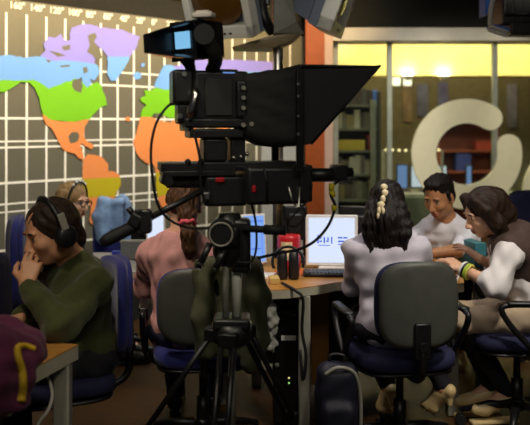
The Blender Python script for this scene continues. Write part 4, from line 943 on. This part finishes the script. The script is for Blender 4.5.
# ================================================================ people
m_skin = M('skin_warm', (205, 150, 112), .5, var=.05, scale=25)
m_skin2 = M('skin_fair', (222, 172, 140), .5, var=.05, scale=25)
m_skin3 = M('skin_tan', (186, 130, 88), .5, var=.05, scale=25)
m_lips = M('lips', (168, 88, 78), .4); m_eye = M('eye_dark', (30, 22, 18), .2); m_white_eye = M('eye_white', (215, 208, 200), .3)
m_brow = M('brow_dark', (38, 26, 20), .8)
Z = Vector((0, 0, 1))
def orient(fwd, roll=0.):
    f = Vector(fwd).normalized(); l = Z.cross(f).normalized(); u = f.cross(l)
    if roll: R = Matrix.Rotation(roll, 3, f); l, u = R@l, R@u
    return Matrix((l, f, u)).transposed()          # left, forward, up
class Person:
    def __init__(s, name, label, J, face, skin, sc=1., fem=True, roll=0., group=None):
        s.J = {k: Vector(v) for k, v in J.items()}; s.sc = sc; s.fem = fem; s.skin = skin
        s.H = orient(face, roll); s.hc = s.J['head']
        n, p = s.J['neck'], s.J['pelvis']; s.U = (n-p).normalized(); s.h = (n-p).length
        l = (s.J['shL']-s.J['shR']); l -= s.U*l.dot(s.U); s.L = l.normalized(); s.Fw = s.U.cross(s.L)*-1
        s.Fw = s.L.cross(s.U)
        s.T = Matrix((s.L, s.Fw, s.U)).transposed()
        s.name, s.label = name, label
        s.body()
    def q(s, l, f, u): return s.hc+s.H@(Vector((l, f, u))*s.sc)
    def t(s, l, f, u): return s.J['pelvis']+s.T@Vector((l, f, u*s.h))
    def torso(s, B, g, k=.05, m=0, lower=True, waist=True):
        w = .94 if s.fem else 1.05
        if lower:
            B.ell(s.t(0, -.01, .06), (.165*w+g, .115+g, .12+g), s.T, k, m)
        if waist: B.ell(s.t(0, .0, .38), (.135*w+g, .10+g, .19+g), s.T, k, m)
        B.ell(s.t(0, .0, .70), (.152*w+g, .105+g, .17+g), s.T, k, m)
        for sh in ('shL', 'shR'): B.cone(s.J['neck']-s.U*.055, s.J[sh]-s.U*.01, .05+g, .05+g, k, m)
        if s.fem:
            for x in (-.07, .07): B.ell(s.t(x, .085, .66), (.06+g*.6, .05+g*.6, .06+g*.6), s.T, k, m)
    def body(s):
        B = Blend(.0052); J = s.J
        s.torso(B, -.012, .04)
        for d in 'LR':
            B.cone(J['sh'+d], J['el'+d], .043, .034, .03); B.cone(J['el'+d], J['wr'+d], .035, .024, .02)
            B.cone(s.t((.09 if d == 'L' else -.09), .02, .02), J['kn'+d], .078, .05, .03); B.cone(J['kn'+d], J['an'+d], .05, .034, .02)
            ft = J['an'+d]; kn = J['kn'+d]; fd = J.get('toe'+d, None)
            if fd is None: fv_ = Vector((s.Fw.x, s.Fw.y, 0)).normalized(); fd = ft+fv_*.14; fd.z = max(.035, ft.z-.06)
            B.cone(ft, fd, .034, .026, .02); J['toe'+d] = fd
            hd = J.get('hand'+d)
            if hd: s.hand(B, J['wr'+d], hd[0] if isinstance(hd, tuple) else hd, d)
        s.head(B)
        for d in 'LR':
            spec = s.hands.get(d) if hasattr(s, 'hands') else None
        s.B = B
    hands = {}
    def head(s, B):
        H, q, c = s.H, s.q, s.sc
        def E(p, r, k, op=1, m=0): B.ell(q(*p), tuple(x*c for x in r), H, k*c, m, op)
        B.cone(q(0, -.025, -.05), s.J['neck']+s.U*.0, .052*c, .056*c, .02)
        B.cone(s.J['neck']+s.U*.0, s.J['neck']-s.U*.05, .056*c, .07*c, .03)
        E((0, -.012, .035), (.075, .096, .084), .02)
        E((0, .024, -.03), (.059, .066, .080), .03)
        E((0, .052, -.088), (.026, .024, .020), .025)
        for x in (-1, 1):
            E((x*.045, .0, -.06), (.018, .04, .035), .025)
            E((x*.036, .060, -.022), (.026, .026, .024), .02)
            E((x*.031, .094, .010), (.018, .014, .011), .012, -1)
            E((x*.030, .072, .008), (.016, .015, .013), .004)
            E((x*.030, .082, .028), (.024, .010, .007), .012)
            E((x*.076, -.01, -.01), (.010, .020, .032), .008)
            E((x*.011, .098, -.036), (.010, .010, .008), .006)
        B.cone(q(0, .084, .014), q(0, .108, -.028), .009*c, .0125*c, .010*c)
        E((0, .087, -.058), (.022, .012, .007), .006); E((0, .084, -.070), (.019, .012, .008), .006)
        for x in (-1, 1):
            B.paint(q(x*.030, .088, .008), tuple(v*c for v in (.0155, .014, .0065)), H, 4); B.paint(q(x*.030+.001, .090, .0085), tuple(v*c for v in (.0075, .014, .0068)), H, 2)
            B.paint(q(x*.031, .094, .0295), tuple(v*c for v in (.021, .02, .0042)), H, 3)
        B.paint(q(0, .094, -.063), tuple(v*c for v in (.022, .018, .011)), H, 1)
    def hand(s, B, wr, d, pn, side, curl=(.4, .45, .5, .55), thumb=.6, spread=.07, k=1.0):
        """wr wrist, d pointing direction, pn direction the palm faces, side +1 when the thumb lies towards d x pn"""
        d = Vector(d).normalized(); pn = Vector(pn); pn = (pn-d*pn.dot(d)).normalized(); x = d.cross(pn)*side
        L = (.076, .083, .077, .06); off = (.031, .011, -.009, -.028); kn = (.086, .09, .086, .078)
        for i in range(4):
            dd = (d+x*(spread*(1.5-i))).normalized(); K = wr+d*kn[i]*k+x*off[i]*k
            B.cone(wr+x*off[i]*.45, K, .016*k, .0115*k, .012); p = K; a = 0
            for j, f in enumerate((.45, .30, .25)):
                a += curl[i]*(1., 1.1, .8)[j]
                v = dd*math.cos(a)+pn*math.sin(a); p2 = p+v*L[i]*f*k; B.cone(p, p2, (.0092, .0084, .0078)[j]*k, (.0084, .0078, .0068)[j]*k, .003); p = p2
        tb_ = wr+d*.022+x*.018; t1 = tb_+(d*.5+x*.75+pn*.25*thumb).normalized()*.045*k; t2 = t1+(d*.85+x*.25+pn*thumb).normalized()*.032*k; t3 = t2+(d*.9+pn*thumb).normalized()*.026*k
        B.cone(wr, t1, .017*k, .0125*k, .012); B.cone(t1, t2, .0115*k, .010*k, .004); B.cone(t2, t3, .010*k, .008*k, .004)
    def finish(s):
        base = Vector((s.J['pelvis'].x, s.J['pelvis'].y, 0))
        me = s.B.mesh(s.name); me.transform(Matrix.Translation(-base))
        o = link(s.name, me, [s.skin, m_lips, m_eye, m_brow, m_white_eye]); o.location = base
        tag(o, s.label, 'person'); s.o = o; return o
    def top(s, name, m, g=.012, sleeve=1., r=(.052, .047, .044, .037), seed=1, amp=.0035, label=None, hem=True, collar=.0, vox=.006, wl=.075, lower=True, extra=None, cuff=0):
        B = Blend(vox); J = s.J
        s.torso(B, g, .05, lower=lower)
        for d in 'LR':
            if sleeve <= 1: B.cone(J['sh'+d], J['sh'+d].lerp(J['el'+d], sleeve), r[0], r[0]+(r[1]-r[0])*sleeve, .035)
            else:
                B.cone(J['sh'+d], J['el'+d], r[0], r[1], .035); f = sleeve-1; B.cone(J['el'+d], J['el'+d].lerp(J['wr'+d], f), r[2], r[2]+(r[3]-r[2])*f, .03)
                if cuff: e = J['el'+d].lerp(J['wr'+d], f); v = (J['wr'+d]-J['el'+d]).normalized(); B.cone(e-v*.02, e, r[3]+cuff, r[3]+cuff, .006)
        if collar:
            for i in range(12):
                a = 2*PI*i/12; p = s.J['neck']+s.U*.012+(s.L*math.cos(a)+s.Fw*math.sin(a))*.058; a2 = 2*PI*(i+1)/12; p2 = s.J['neck']+s.U*.012+(s.L*math.cos(a2)+s.Fw*math.sin(a2))*.058
                B.cone(p-s.U*(.02 if math.sin(a) > .5 else 0), p2-s.U*(.02 if math.sin(a2) > .5 else 0), collar, collar, .01)
        if extra: extra(B)
        B.wrinkle(amp, wl, seed); return B.build(name, m, s.o, label)
    def trousers(s, m, name='trousers', r=(.088, .064, .062, .05), seed=2, f=.92, hip=.012):
        B = Blend(.008); J = s.J
        B.ell(s.t(0, -.005, .02), (.17+hip, .125+hip, .11+hip*.5), s.T, .05)
        for d in 'LR':
            B.cone(s.t((.09 if d == 'L' else -.09), .02, .01), J['kn'+d], r[0], r[1], .04); B.cone(J['kn'+d], J['kn'+d].lerp(J['an'+d], f), r[2], r[3], .03)
        B.wrinkle(.003, .09, seed); return B.build(name, m, s.o)
    def shoe(s, d, m, heel=False):
        a, t = s.J['an'+d], s.J['toe'+d]; B = Blend(.0045); v = Vector((t.x-a.x, t.y-a.y, 0)).normalized()
        if heel:
            hb = a-v*.035; B.cone(hb-Z*.0, a+v*.03-Z*.015, .034, .034, .02); B.cone(a+v*.03-Z*.02, t+v*.01, .034, .03, .02); B.cone(t-v*.02, t+v*.045-Z*.004, .032, .02, .02)
            B.cone(hb-Z*.025, hb-Z*.07, .022, .014, .012); B.cone(a-Z*.03, t, .03, .03, .02)
        else:
            B.cone(a-v*.03-Z*.02, t, .042, .036, .02); B.cone(t, t+v*.05, .036, .028, .02); B.box((a+t)/2-Z*.0+v*.01-Vector((0, 0, (a.z+t.z)/2-.012)), (.03, .13, .012), orient(v), .01, .01)
        B.cut(((a.x+t.x)/2, (a.y+t.y)/2, .003), (0, 0, -1))
        return B.build('shoe', m, s.o)
    def hair(s, m, extra, seed=3, amp=.0022, wl=.022, vox=.0055, cap=(.087, .106, .097), cc=(0, -.02, .034), carve=((0, .105, -.045), (.066, .085, .105)), name='hair', dirs=(1, .2, .1)):
        B = Blend(vox); c = s.sc
        B.ell(s.q(*cc), tuple(v*c for v in cap), s.H, .02)
        extra(B, s.q)
        if carve: B.ell(s.q(*carve[0]), tuple(v*c for v in carve[1]), s.H, .012, 0, -1)
        B.wrinkle(amp, wl, seed, tuple(s.H@Vector(dirs))); return B.build(name, m, s.o)
def hairmat(n, c, v=.35): return M(n, c, .52, spec=.25, var=v, scale=9, stretch=(6, 6, 1), bump=.5, bscale=60)
m_hblack = hairmat('hair_black', (26, 19, 16)); m_hbrown = hairmat('hair_brown', (82, 56, 34)); m_hdark = hairmat('hair_dark_brown', (44, 30, 22)); m_hblond = hairmat('hair_ash_blond', (142, 112, 72))
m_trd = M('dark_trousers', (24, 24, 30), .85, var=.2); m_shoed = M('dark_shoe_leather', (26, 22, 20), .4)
m_shoec = M('cream_shoe_leather', (222, 196, 140), .4, var=.08)

# ---- woman in the olive sweater, front left
J = dict(head=W(51, 232, 3.28), neck=W(73, 263, 3.36), pelvis=Vector((-.775, 3.46, .575)),
         shL=W(95, 284, 3.20), shR=W(60, 275, 3.50), elL=W(60, 325, 3.00), wrL=W(27, 285, 3.04), elR=W(38, 318, 3.36), wrR=W(22, 318, 3.12),
         knL=Vector((-1.00, 3.24, .52)), knR=Vector((-1.06, 3.42, .52)), anL=Vector((-1.0, 3.22, .09)), anR=Vector((-1.08, 3.38, .09)))
p = Person('person', 'woman in an olive green sweater resting her chin on her hand, wearing headphones', J, (-.78, -.60, -.34), m_skin, 1.08, roll=.04)
mo = p.q(.012, .098, -.072)
p.hand(p.B, J['wrL'], (.06, .50, .84), (mo-W(24, 262, 3.07)), 1, (.35, .4, .65, .9), .5, .05)
p.hand(p.B, J['wrR'], (-1, -.35, -.1), (0, 0, -1), 1, (.3, .3, .3, .35), .3)
p.finish()
p.top('sweater', M('olive_knit', (63, 68, 28), .9, var=.12, scale=40, bump=.35, bscale=160, sheen=.15), .02, 1.9, (.068, .066, .062, .042), 4, .0055, collar=.026, wl=.085)
p.trousers(m_trd); p.shoe('L', m_shoed); p.shoe('R', m_shoed)
def hx(B, q):
    B.chain([q(-.055, .02, .06), q(-.082, .02, -.02), q(-.085, .05, -.12), q(-.085, .08, -.22), q(-.07, .06, -.30)], [.036, .042, .046, .042, .03], .03)
    B.chain([q(.045, .0, .09), q(.068, -.03, .03)], [.025, .025], .02)
    B.chain([q(0, -.08, .0), q(-.02, -.085, -.06), q(-.05, -.03, -.10)], [.045, .045, .035], .03)
p.hair(m_hdark, hx, 5, carve=((.014, .115, -.045), (.076, .085, .112)), cap=(.083, .102, .092))
# headphones worn by her
hs = thing('headphones', 'large black headphones on the woman in the olive sweater', 'headphones', p.q(0, 0, .14))
b = MB(); pts = [p.q(.108*math.cos(a), -.012, -.01+.145*math.sin(a)) for a in [PI*i/16 for i in range(17)]]; b.tube(pts, .011, 8); b.build('headband', m_black, hs)
b = MB(); pts = [p.q(.098*math.cos(a), -.012, .0+.126*math.sin(a)) for a in [PI*(.22+.56*i/10) for i in range(11)]]; b.tube(pts, .014, 8); b.build('band_cushion', m_black2, hs)
for sgn in (1, -1):
    R = frame(p.H@Vector((sgn, 0, 0))); b = MB(); b.lathe(p.q(sgn*.088, -.012, -.015), ((.03, 0), (.046, .004), (.047, .018), (.043, .026), (.041, .04), (.03, .046)), 24, R); cup = b.build('ear_cup', m_black, hs)
    b = MB(); b.box(p.q(sgn*.125, -.012, .045), (.012, .03, .07), p.H, bev=.004); b.build('yoke', m_gmetal, cup)

# ---- blond woman at the map wall
J = dict(head=W(73, 202, 5.2), neck=W(63, 224, 5.24), pelvis=Vector((-1.36, 5.26, .57)), shL=W(66, 234, 5.42), shR=W(62, 236, 5.08),
         elL=W(82, 262, 5.45), elR=W(80, 262, 5.04), wrL=W(90, 256, 5.24), wrR=W(88, 257, 5.0), knL=Vector((-.98, 5.36, .52)), knR=Vector((-.98, 5.18, .52)), anL=Vector((-.95, 5.36, .09)), anR=Vector((-.95, 5.18, .09)))
J['pelvis'] = Vector((-1.34, 5.26, .58))
p = Person('person', 'blond woman with glasses and a white hairband sitting in front of the map', J, (.86, -.40, -.12), m_skin2, 1.0)
for d in 'LR': p.hand(p.B, J['wr'+d], (1, -.2, -.1), (0, 0, -1), 1 if d == 'L' else -1, (.3, .3, .35, .4), .3)
p.finish()
p.top('cardigan', M('navy_knit', (24, 26, 44), .9, var=.15, scale=30, bump=.3), .016, 1.9, seed=7, collar=.015, vox=.008)
p.trousers(m_trd); p.shoe('L', m_shoed); p.shoe('R', m_shoed)
def hx(B, q):
    B.chain([q(-.06, -.03, .05), q(-.08, -.04, -.03), q(-.07, -.05, -.10)], [.035, .04, .035], .02); B.chain([q(.06, -.03, .05), q(.08, -.04, -.03), q(.07, -.05, -.10)], [.035, .04, .035], .02); B.ball(q(0, -.1, -.02), .05, .03)
p.hair(m_hblond, hx, 6)
b = MB(); b.tube([p.q(.094*math.cos(a), .035, .03+.107*math.sin(a)) for a in [PI*i/18 for i in range(19)]], .007, 8); hb_ = b.build('hairband', m_dmetal, p.o)
for i in range(5):
    a = PI*(.3+.1*i); b = MB(); b.ell(p.q(.1*math.cos(a), .037, .03+.114*math.sin(a)), (.009, .009, .009), u=10, v=8); b.build('bead', m_paper, hb_)
b = MB()
for x in (-1, 1):
    b.tube([p.q(x*.032+.024*math.cos(a), .108, .006+.018*math.sin(a)) for a in [2*PI*i/16 for i in range(16)]], .003, 6, True); b.tube([p.q(x*.056, .106, .01), p.q(x*.082, .0, .01)], .003, 6)
b.tube([p.q(-.008, .11, .01), p.q(.008, .11, .01)], .003, 6); b.build('glasses', m_black, p.o)

# ---- woman in the pink jacket, back to the camera
J = dict(head=W(184, 206, 3.90), neck=W(180, 238, 3.86), pelvis=Vector((-.385, 3.86, .565)), shL=W(151, 252, 3.90), shR=W(209, 254, 3.90),
         elL=W(144, 288, 4.04), elR=W(218, 285, 4.1), wrL=W(160, 268, 4.30), wrR=W(196, 268, 4.32), knL=Vector((-.48, 4.28, .54)), knR=Vector((-.28, 4.28, .54)), anL=Vector((-.48, 4.3, .09)), anR=Vector((-.28, 4.3, .09)))
p = Person('person', 'woman in a pink jacket with a brown ponytail seen from behind the tripod', J, (-.22, 1, -.18), m_skin2, 1.0)
for d in 'LR': p.hand(p.B, J['wr'+d], (0.1 if d == 'L' else -.1, 1, -.05), (0, 0, -1), 1 if d == 'L' else -1, (.3, .3, .35, .4), .3)
p.finish()
m_pink = M('pink_cloth', (205, 150, 142), .85, var=.1, scale=20, bump=.3)
p.top('jacket', m_pink, .020, 1.9, (.058, .052, .05, .042), 12, .005, collar=.018, wl=.08)
p.trousers(M('denim_dark', (36, 42, 66), .85, var=.2)); p.shoe('L', m_shoed); p.shoe('R', m_shoed)
def hx(B, q): B.chain([q(0, -.10, .0), q(.0, -.115, -.06), q(0, -.125, -.09)], [.05, .042, .03], .02); B.chain([q(0, -.128, -.095), q(-.005, -.14, -.14), q(-.01, -.125, -.21), q(-.005, -.11, -.25)], [.03, .042, .036, .012], .012)
p.hair(m_hbrown, hx, 8, .003, .02)
c_ = p.q(0, -.127, -.092); ax = (p.q(0, -.14, -.14)-p.q(0, -.115, -.06)).normalized(); R = frame(ax); b = MB()
b.tube([c_+R@Vector((.034*math.cos(a), .034*math.sin(a), .004*math.sin(5*a))) for a in [2*PI*i/24 for i in range(24)]], [.011+.003*math.sin(i*2.2) for i in range(24)], 8, True); b.build('scrunchie', M('coral_scrunchie', (226, 92, 104), .7), p.o)

# ---- woman in the pale grey shirt, back to the camera
J = dict(head=W(387, 206, 3.96), neck=W(386, 238, 3.90), pelvis=Vector((.62, 3.84, .575)), shL=W(357, 250, 3.90), shR=W(417, 250, 3.92),
         elL=W(354, 286, 4.05), elR=W(424, 280, 4.06), wrL=W(368, 268, 4.30), wrR=W(402, 266, 4.34), knL=Vector((.50, 4.22, .545)), knR=Vector((.76, 4.22, .545)), anL=W(389, 388, 4.16), anR=W(444, 389, 4.18))
J['toeL'] = W(383, 406, 4.24); J['toeR'] = W(431, 406, 4.24)
p = Person('person', 'woman in pale grey shirt with long dark hair and cream clip, back turned', J, (.16, 1, -.25), m_skin, 1.0)
for d in 'LR': p.hand(p.B, J['wr'+d], (0.1 if d == 'L' else -.1, 1, -.05), (0, 0, -1), 1 if d == 'L' else -1, (.3, .3, .35, .4), .3)
p.finish()
m_shirt = M('pale_grey_shirt', (196, 190, 200), .8, var=.04, scale=8, bump=.15)
p.top('shirt', m_shirt, .022, 1.85, (.058, .056, .052, .042), 21, .005, collar=.014, wl=.085)
p.trousers(m_trd, r=(.088, .064, .06, .045)); p.shoe('L', m_shoec, True); p.shoe('R', m_shoec, True)
def hx(B, q):
    rg = random.Random(3)
    B.chain([q(0, -.08, .03), q(0, -.10, -.08), q(.0, -.085, -.17)], [.075, .08, .07], .03)
    for i in range(11):
        x = -.085+.017*i; ph = rg.uniform(0, 6)
        B.chain([q(x+.012*math.sin(ph+j*1.5), -.105-.01*math.cos(ph+j*1.7)-(.02 if j < 4 else 0), -.02-.044*j) for j in range(6)], [.026, .026, .025, .024, .021, .010+rg.random()*.006], .012)
p.hair(m_hblack, hx, 9, .0022, .02)
b = MB()
ho = [o for o in COL.objects if o.parent == p.o and o.name.startswith('hair')][0]; fw = p.H@Vector((0, 1, 0))
for px, py, rx, rz_ in ((384, 187, .018, .016), (385, 193, .017, .018), (383, 199, .014, .018), (381, 205, .019, .018), (379, 211, .011, .020), (383, 211, .010, .018), (378, 216, .008, .016)):
    h = snap(ho, W(px, py, 3.4), W(px, py, 4)-W(px, py, 3.4)); b.ell(h, (rx, .012, rz_), None, 12, 8)
b.build('hair_clip', M('cream_clip', (236, 218, 176), .4), p.o)

# ---- man in the white polo shirt
J = dict(head=W(439, 197, 4.80), neck=W(447, 221, 4.90), pelvis=Vector((1.17, 5.12, .575)), shL=W(467, 238, 4.82), shR=W(421, 236, 5.02),
         elL=W(459, 249, 4.68), elR=W(409, 258, 4.92), wrL=W(423, 251, 4.64), wrR=W(421, 254, 4.60), knL=Vector((1.2, 4.92, .53)), knR=Vector((1.02, 4.96, .53)), anL=Vector((1.27, 5.22, .09)), anR=Vector((1.40, 5.2, .09)))
J['elL'].z = .82; J['wrL'].z = .80; J['wrR'].z = .785; J['elR'].z = .82
J['toeL'] = Vector((1.24, 5.08, .04)); J['toeR'] = Vector((1.38, 5.06, .04))
p = Person('person', 'man in a white polo shirt with short black hair leaning over the desk', J, (-.62, -.72, -.42), m_skin3, 1.03, fem=False, roll=-.05)
p.hand(p.B, J['wrL'], (-1, -.15, -.08), (0, .1, -1), 1, (.35, .4, .45, .5), .4); p.hand(p.B, J['wrR'], (-.4, -1, -.1), (0, 0, -1), -1, (.3, .3, .35, .4), .3)
p.finish()
def placket(B): B.chain([p.J['neck']+p.Fw*.065+p.U*.0, p.t(0, .125, .72)], [.012, .008], .01)
m_polo = M('white_polo', (232, 230, 236), .75, var=.03, scale=10, bump=.15)
p.top('polo_shirt', m_polo, .018, .82, (.066, .060, .05, .04), 31, .0035, collar=.016, extra=placket)
b = MB(); b.box(p.t(.075, .137, .70), (.035, .004, .018), p.T, bev=.001); b.build('chest_emblem', M('peach_emblem', (232, 196, 170), .7), p.o)
p.trousers(m_trd); p.shoe('L', m_shoec); p.shoe('R', m_shoec)
def hx(B, q):
    B.ell(q(0, .03, .108), (.062, .055, .024), p.H, .02); B.ell(q(0, -.06, -.01), (.074, .052, .078), p.H, .02)
    for x in (-1, 1): B.cone(q(x*.073, .018, .04), q(x*.074, .012, -.005), .014, .009, .01)
p.hair(m_hblack, hx, 10, .002, .02, cap=(.081, .095, .080), cc=(0, -.022, .055), carve=((0, .115, -.01), (.064, .062, .085)))
# ---- woman in the brown vest, right
J = dict(head=W(484, 213, 4.12), neck=W(511, 234, 4.16), pelvis=Vector((1.42, 4.13, .585)), shL=W(510, 252, 3.98), shR=W(503, 243, 4.34),
         elL=W(496, 286, 3.90), elR=W(498, 268, 4.42), wrL=W(463, 269, 4.02), wrR=W(480, 259, 4.36), knL=Vector((1.01, 4.07, .55)), knR=Vector((1.03, 4.22, .55)), anL=Vector((1.26, 4.17, .16)), anR=Vector((1.20, 4.26, .16)), toeL=Vector((1.14, 4.15, .08)), toeR=Vector((1.08, 4.26, .08)))
p = Person('person', 'woman in a brown vest over a white blouse with bracelets, seated in profile', J, (-.95, -.20, -.40), m_skin2, 1.02, roll=.0)
p.hand(p.B, J['wrL'], W(446, 258, 4.08)-J['wrL'], (-.15, .25, -1), 1, (.45, .55, .65, .75), .8); p.hand(p.B, J['wrR'], W(462, 246, 4.42)-J['wrR'], (-.3, .1, -1), -1, (.12, .18, .25, .3), .2, .10)
p.finish()
m_blouse = M('white_blouse', (230, 224, 222), .75, var=.03, scale=10, bump=.15)
p.top('blouse', m_blouse, .024, 1.22, (.062, .066, .058, .052), 41, .0045, collar=.012, wl=.08)
B = Blend(.006); s_ = p
B.ell(p.t(0, -.008, .72), (.143+.045, .105+.046, .15+.04), p.T, .05)
for sh in ('shL', 'shR'): B.cone(p.J['neck']-p.U*.05, p.J[sh].lerp(p.J['neck'], .12)-p.U*.008, .090, .088, .05)
for sh, el in (('shL', 'elL'), ('shR', 'elR')): B.cone(p.J[sh].lerp(p.J[el], .12), p.J[el], .076, .072, .01, 0, -1)
B.cone(p.t(0, .2, .95), p.t(0, .2, .2), .085, .07, .02, 0, -1)
B.wrinkle(.003, .09, 14); B.build('vest', M('brown_wool', (76, 58, 50), .9, var=.12, scale=25, bump=.3), p.o, label='short brown vest')
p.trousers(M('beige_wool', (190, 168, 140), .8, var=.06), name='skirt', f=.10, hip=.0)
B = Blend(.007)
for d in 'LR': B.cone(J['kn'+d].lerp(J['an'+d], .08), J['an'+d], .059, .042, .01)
B.build('shin_shade', m_trd, p.o); p.shoe('L', m_shoec); p.shoe('R', m_shoec)  # dark sheath over the shins stands for the shade under the seat
def hx(B, q):
    B.chain([q(0, -.085, .03), q(0, -.10, -.05), q(0, -.085, -.12)], [.065, .06, .045], .03)
    for x in (1, -1): B.chain([q(x*.045, .045, .095), q(x*.082, .02, .03), q(x*.082, -.01, -.05), q(x*.07, -.03, -.125)], [.03, .034, .04, .034], .02)
p.hair(m_hdark, hx, 15, carve=((0, .118, -.045), (.06, .082, .115)))
wv = (J['wrL']-J['elL']).normalized()
for name, f, r, w_, m in (('bracelet', .98, .033, .010, m_paper), ('bracelet', .87, .036, .007, M('lime_band', (176, 200, 60), .5)), ('bracelet', .80, .038, .006, M('yellow_green_band', (206, 206, 90), .5)), ('watch', .93, .034, .009, m_black)):
    c_ = J['elL'].lerp(J['wrL'], f); R = frame(wv); b = MB(); b.tube([c_+R@Vector((r*math.cos(a), r*math.sin(a), 0)) for a in [2*PI*i/20 for i in range(20)]], w_, 8, True); b.build(name, m, p.o)
# ================================================================ light, sky and camera
def area(name, loc, tgt, sx, sy, power, rgb=(255, 255, 255), spread=180):
    l = bpy.data.lights.new(name, 'AREA'); l.shape = 'RECTANGLE'; l.size = sx; l.size_y = sy; l.energy = power; l.color = lin(rgb); l.spread = math.radians(spread)
    o = bpy.data.objects.new(name, l); COL.objects.link(o); o.location = loc
    o.rotation_euler = (Vector(tgt)-Vector(loc)).to_track_quat('-Z', 'Y').to_euler(); return o
def spot(name, loc, tgt, power, ang, blend=.6, rgb=(255, 255, 255), rad=.08):
    l = bpy.data.lights.new(name, 'SPOT'); l.energy = power; l.color = lin(rgb); l.spot_size = math.radians(ang); l.spot_blend = blend; l.shadow_soft_size = rad
    o = bpy.data.objects.new(name, l); COL.objects.link(o); o.location = loc
    o.rotation_euler = (Vector(tgt)-Vector(loc)).to_track_quat('-Z', 'Y').to_euler(); return o
# map wash from the ceiling, warm grazing strip along its top edge
mid = tz(1.0, 1.75)
area('map_wash', tuple(tz(1.0, 3.2, 1.7)), tuple(tz(1.0, 1.7)), 4.0, .4, 52, (255, 250, 240), 110)
area('map_top_strip', tuple(tz(1.2, 2.8, 1.2)), tuple(tz(1.2, 2.35)), 4.2, .10, 23, (255, 200, 66), 100)
# unseen studio spots aimed at the seated groups and logo, plus added fills
spot('studio_spot_right', (1.5, 2.2, 3.3), (1.05, 4.3, .9), 260, 48, .7, (255, 246, 232), .15)
spot('studio_spot_table', (.4, 4.6, 3.3), (.75, 4.2, .75), 75, 60, .8, (245, 242, 245), .15)
spot('studio_spot_left', (-.9, 1.7, 3.3), (-.7, 3.4, .9), 85, 50, .8, (255, 240, 215), .15)
spot('studio_spot_pink', (-.9, 3.2, 3.3), (-.35, 4.0, .95), 120, 40, .8, (255, 236, 225), .15)
area('fill_front', (.4, .3, 3.2), (.3, 4.0, 1.2), 2.4, .6, 22, (255, 246, 232))  # added unseen fill, brightens camera, chairs and faces from the front
spot('logo_spot', (1.6, 4.4, 3.3), (2.0, 7.9, 1.3), 340, 40, .6, (255, 248, 225), .1)
spot('fill_high', (-.6, 1.2, 2.9), (.25, 5.0, 2.25), 90, 34, .8, (255, 244, 228), .15)  # added unseen fill for the hanging televisions and hood top
spot('fill_corner', (1.0, .9, 3.2), (-.62, 2.9, .55), 55, 17, .8, (255, 244, 220), .1)  # added unseen fill to brighten the front desk edge
# office lamps
area('office_ceiling', (2.4, 9.0, 3.2), (2.4, 10.1, 2.3), 3.0, .5, 85, (255, 236, 170))
area('office_ceiling_back', (2.2, 10.95, 3.1), (2.2, 10.9, 0), 3.0, .4, 40, (255, 232, 190))
area('office_front', (2.3, 8.5, 3.1), (2.2, 9.2, 0), 3.0, .3, 60, (250, 245, 225))
w = bpy.data.worlds.new('World'); SC.world = w; w.use_nodes = True
w.node_tree.nodes['Background'].inputs['Color'].default_value = (.75, .8, .9, 1); w.node_tree.nodes['Background'].inputs['Strength'].default_value = .03
cd = bpy.data.cameras.new('Camera'); cam = bpy.data.objects.new('Camera', cd); COL.objects.link(cam)
cam.location = (0, 0, EYE); cam.rotation_euler = (PI/2, 0, 0)
cd.sensor_width = 36; cd.lens = F/530*36; cd.shift_y = -(212.5-HY)/530; cd.clip_start = .05
cd.dof.use_dof = True; cd.dof.focus_distance = 3.6; cd.dof.aperture_fstop = 2.4
SC.camera = cam
vs = SC.view_settings; vs.view_transform = 'Standard'; vs.look = 'None'; vs.exposure = 0.; vs.gamma = 1.; vs.use_curve_mapping = False
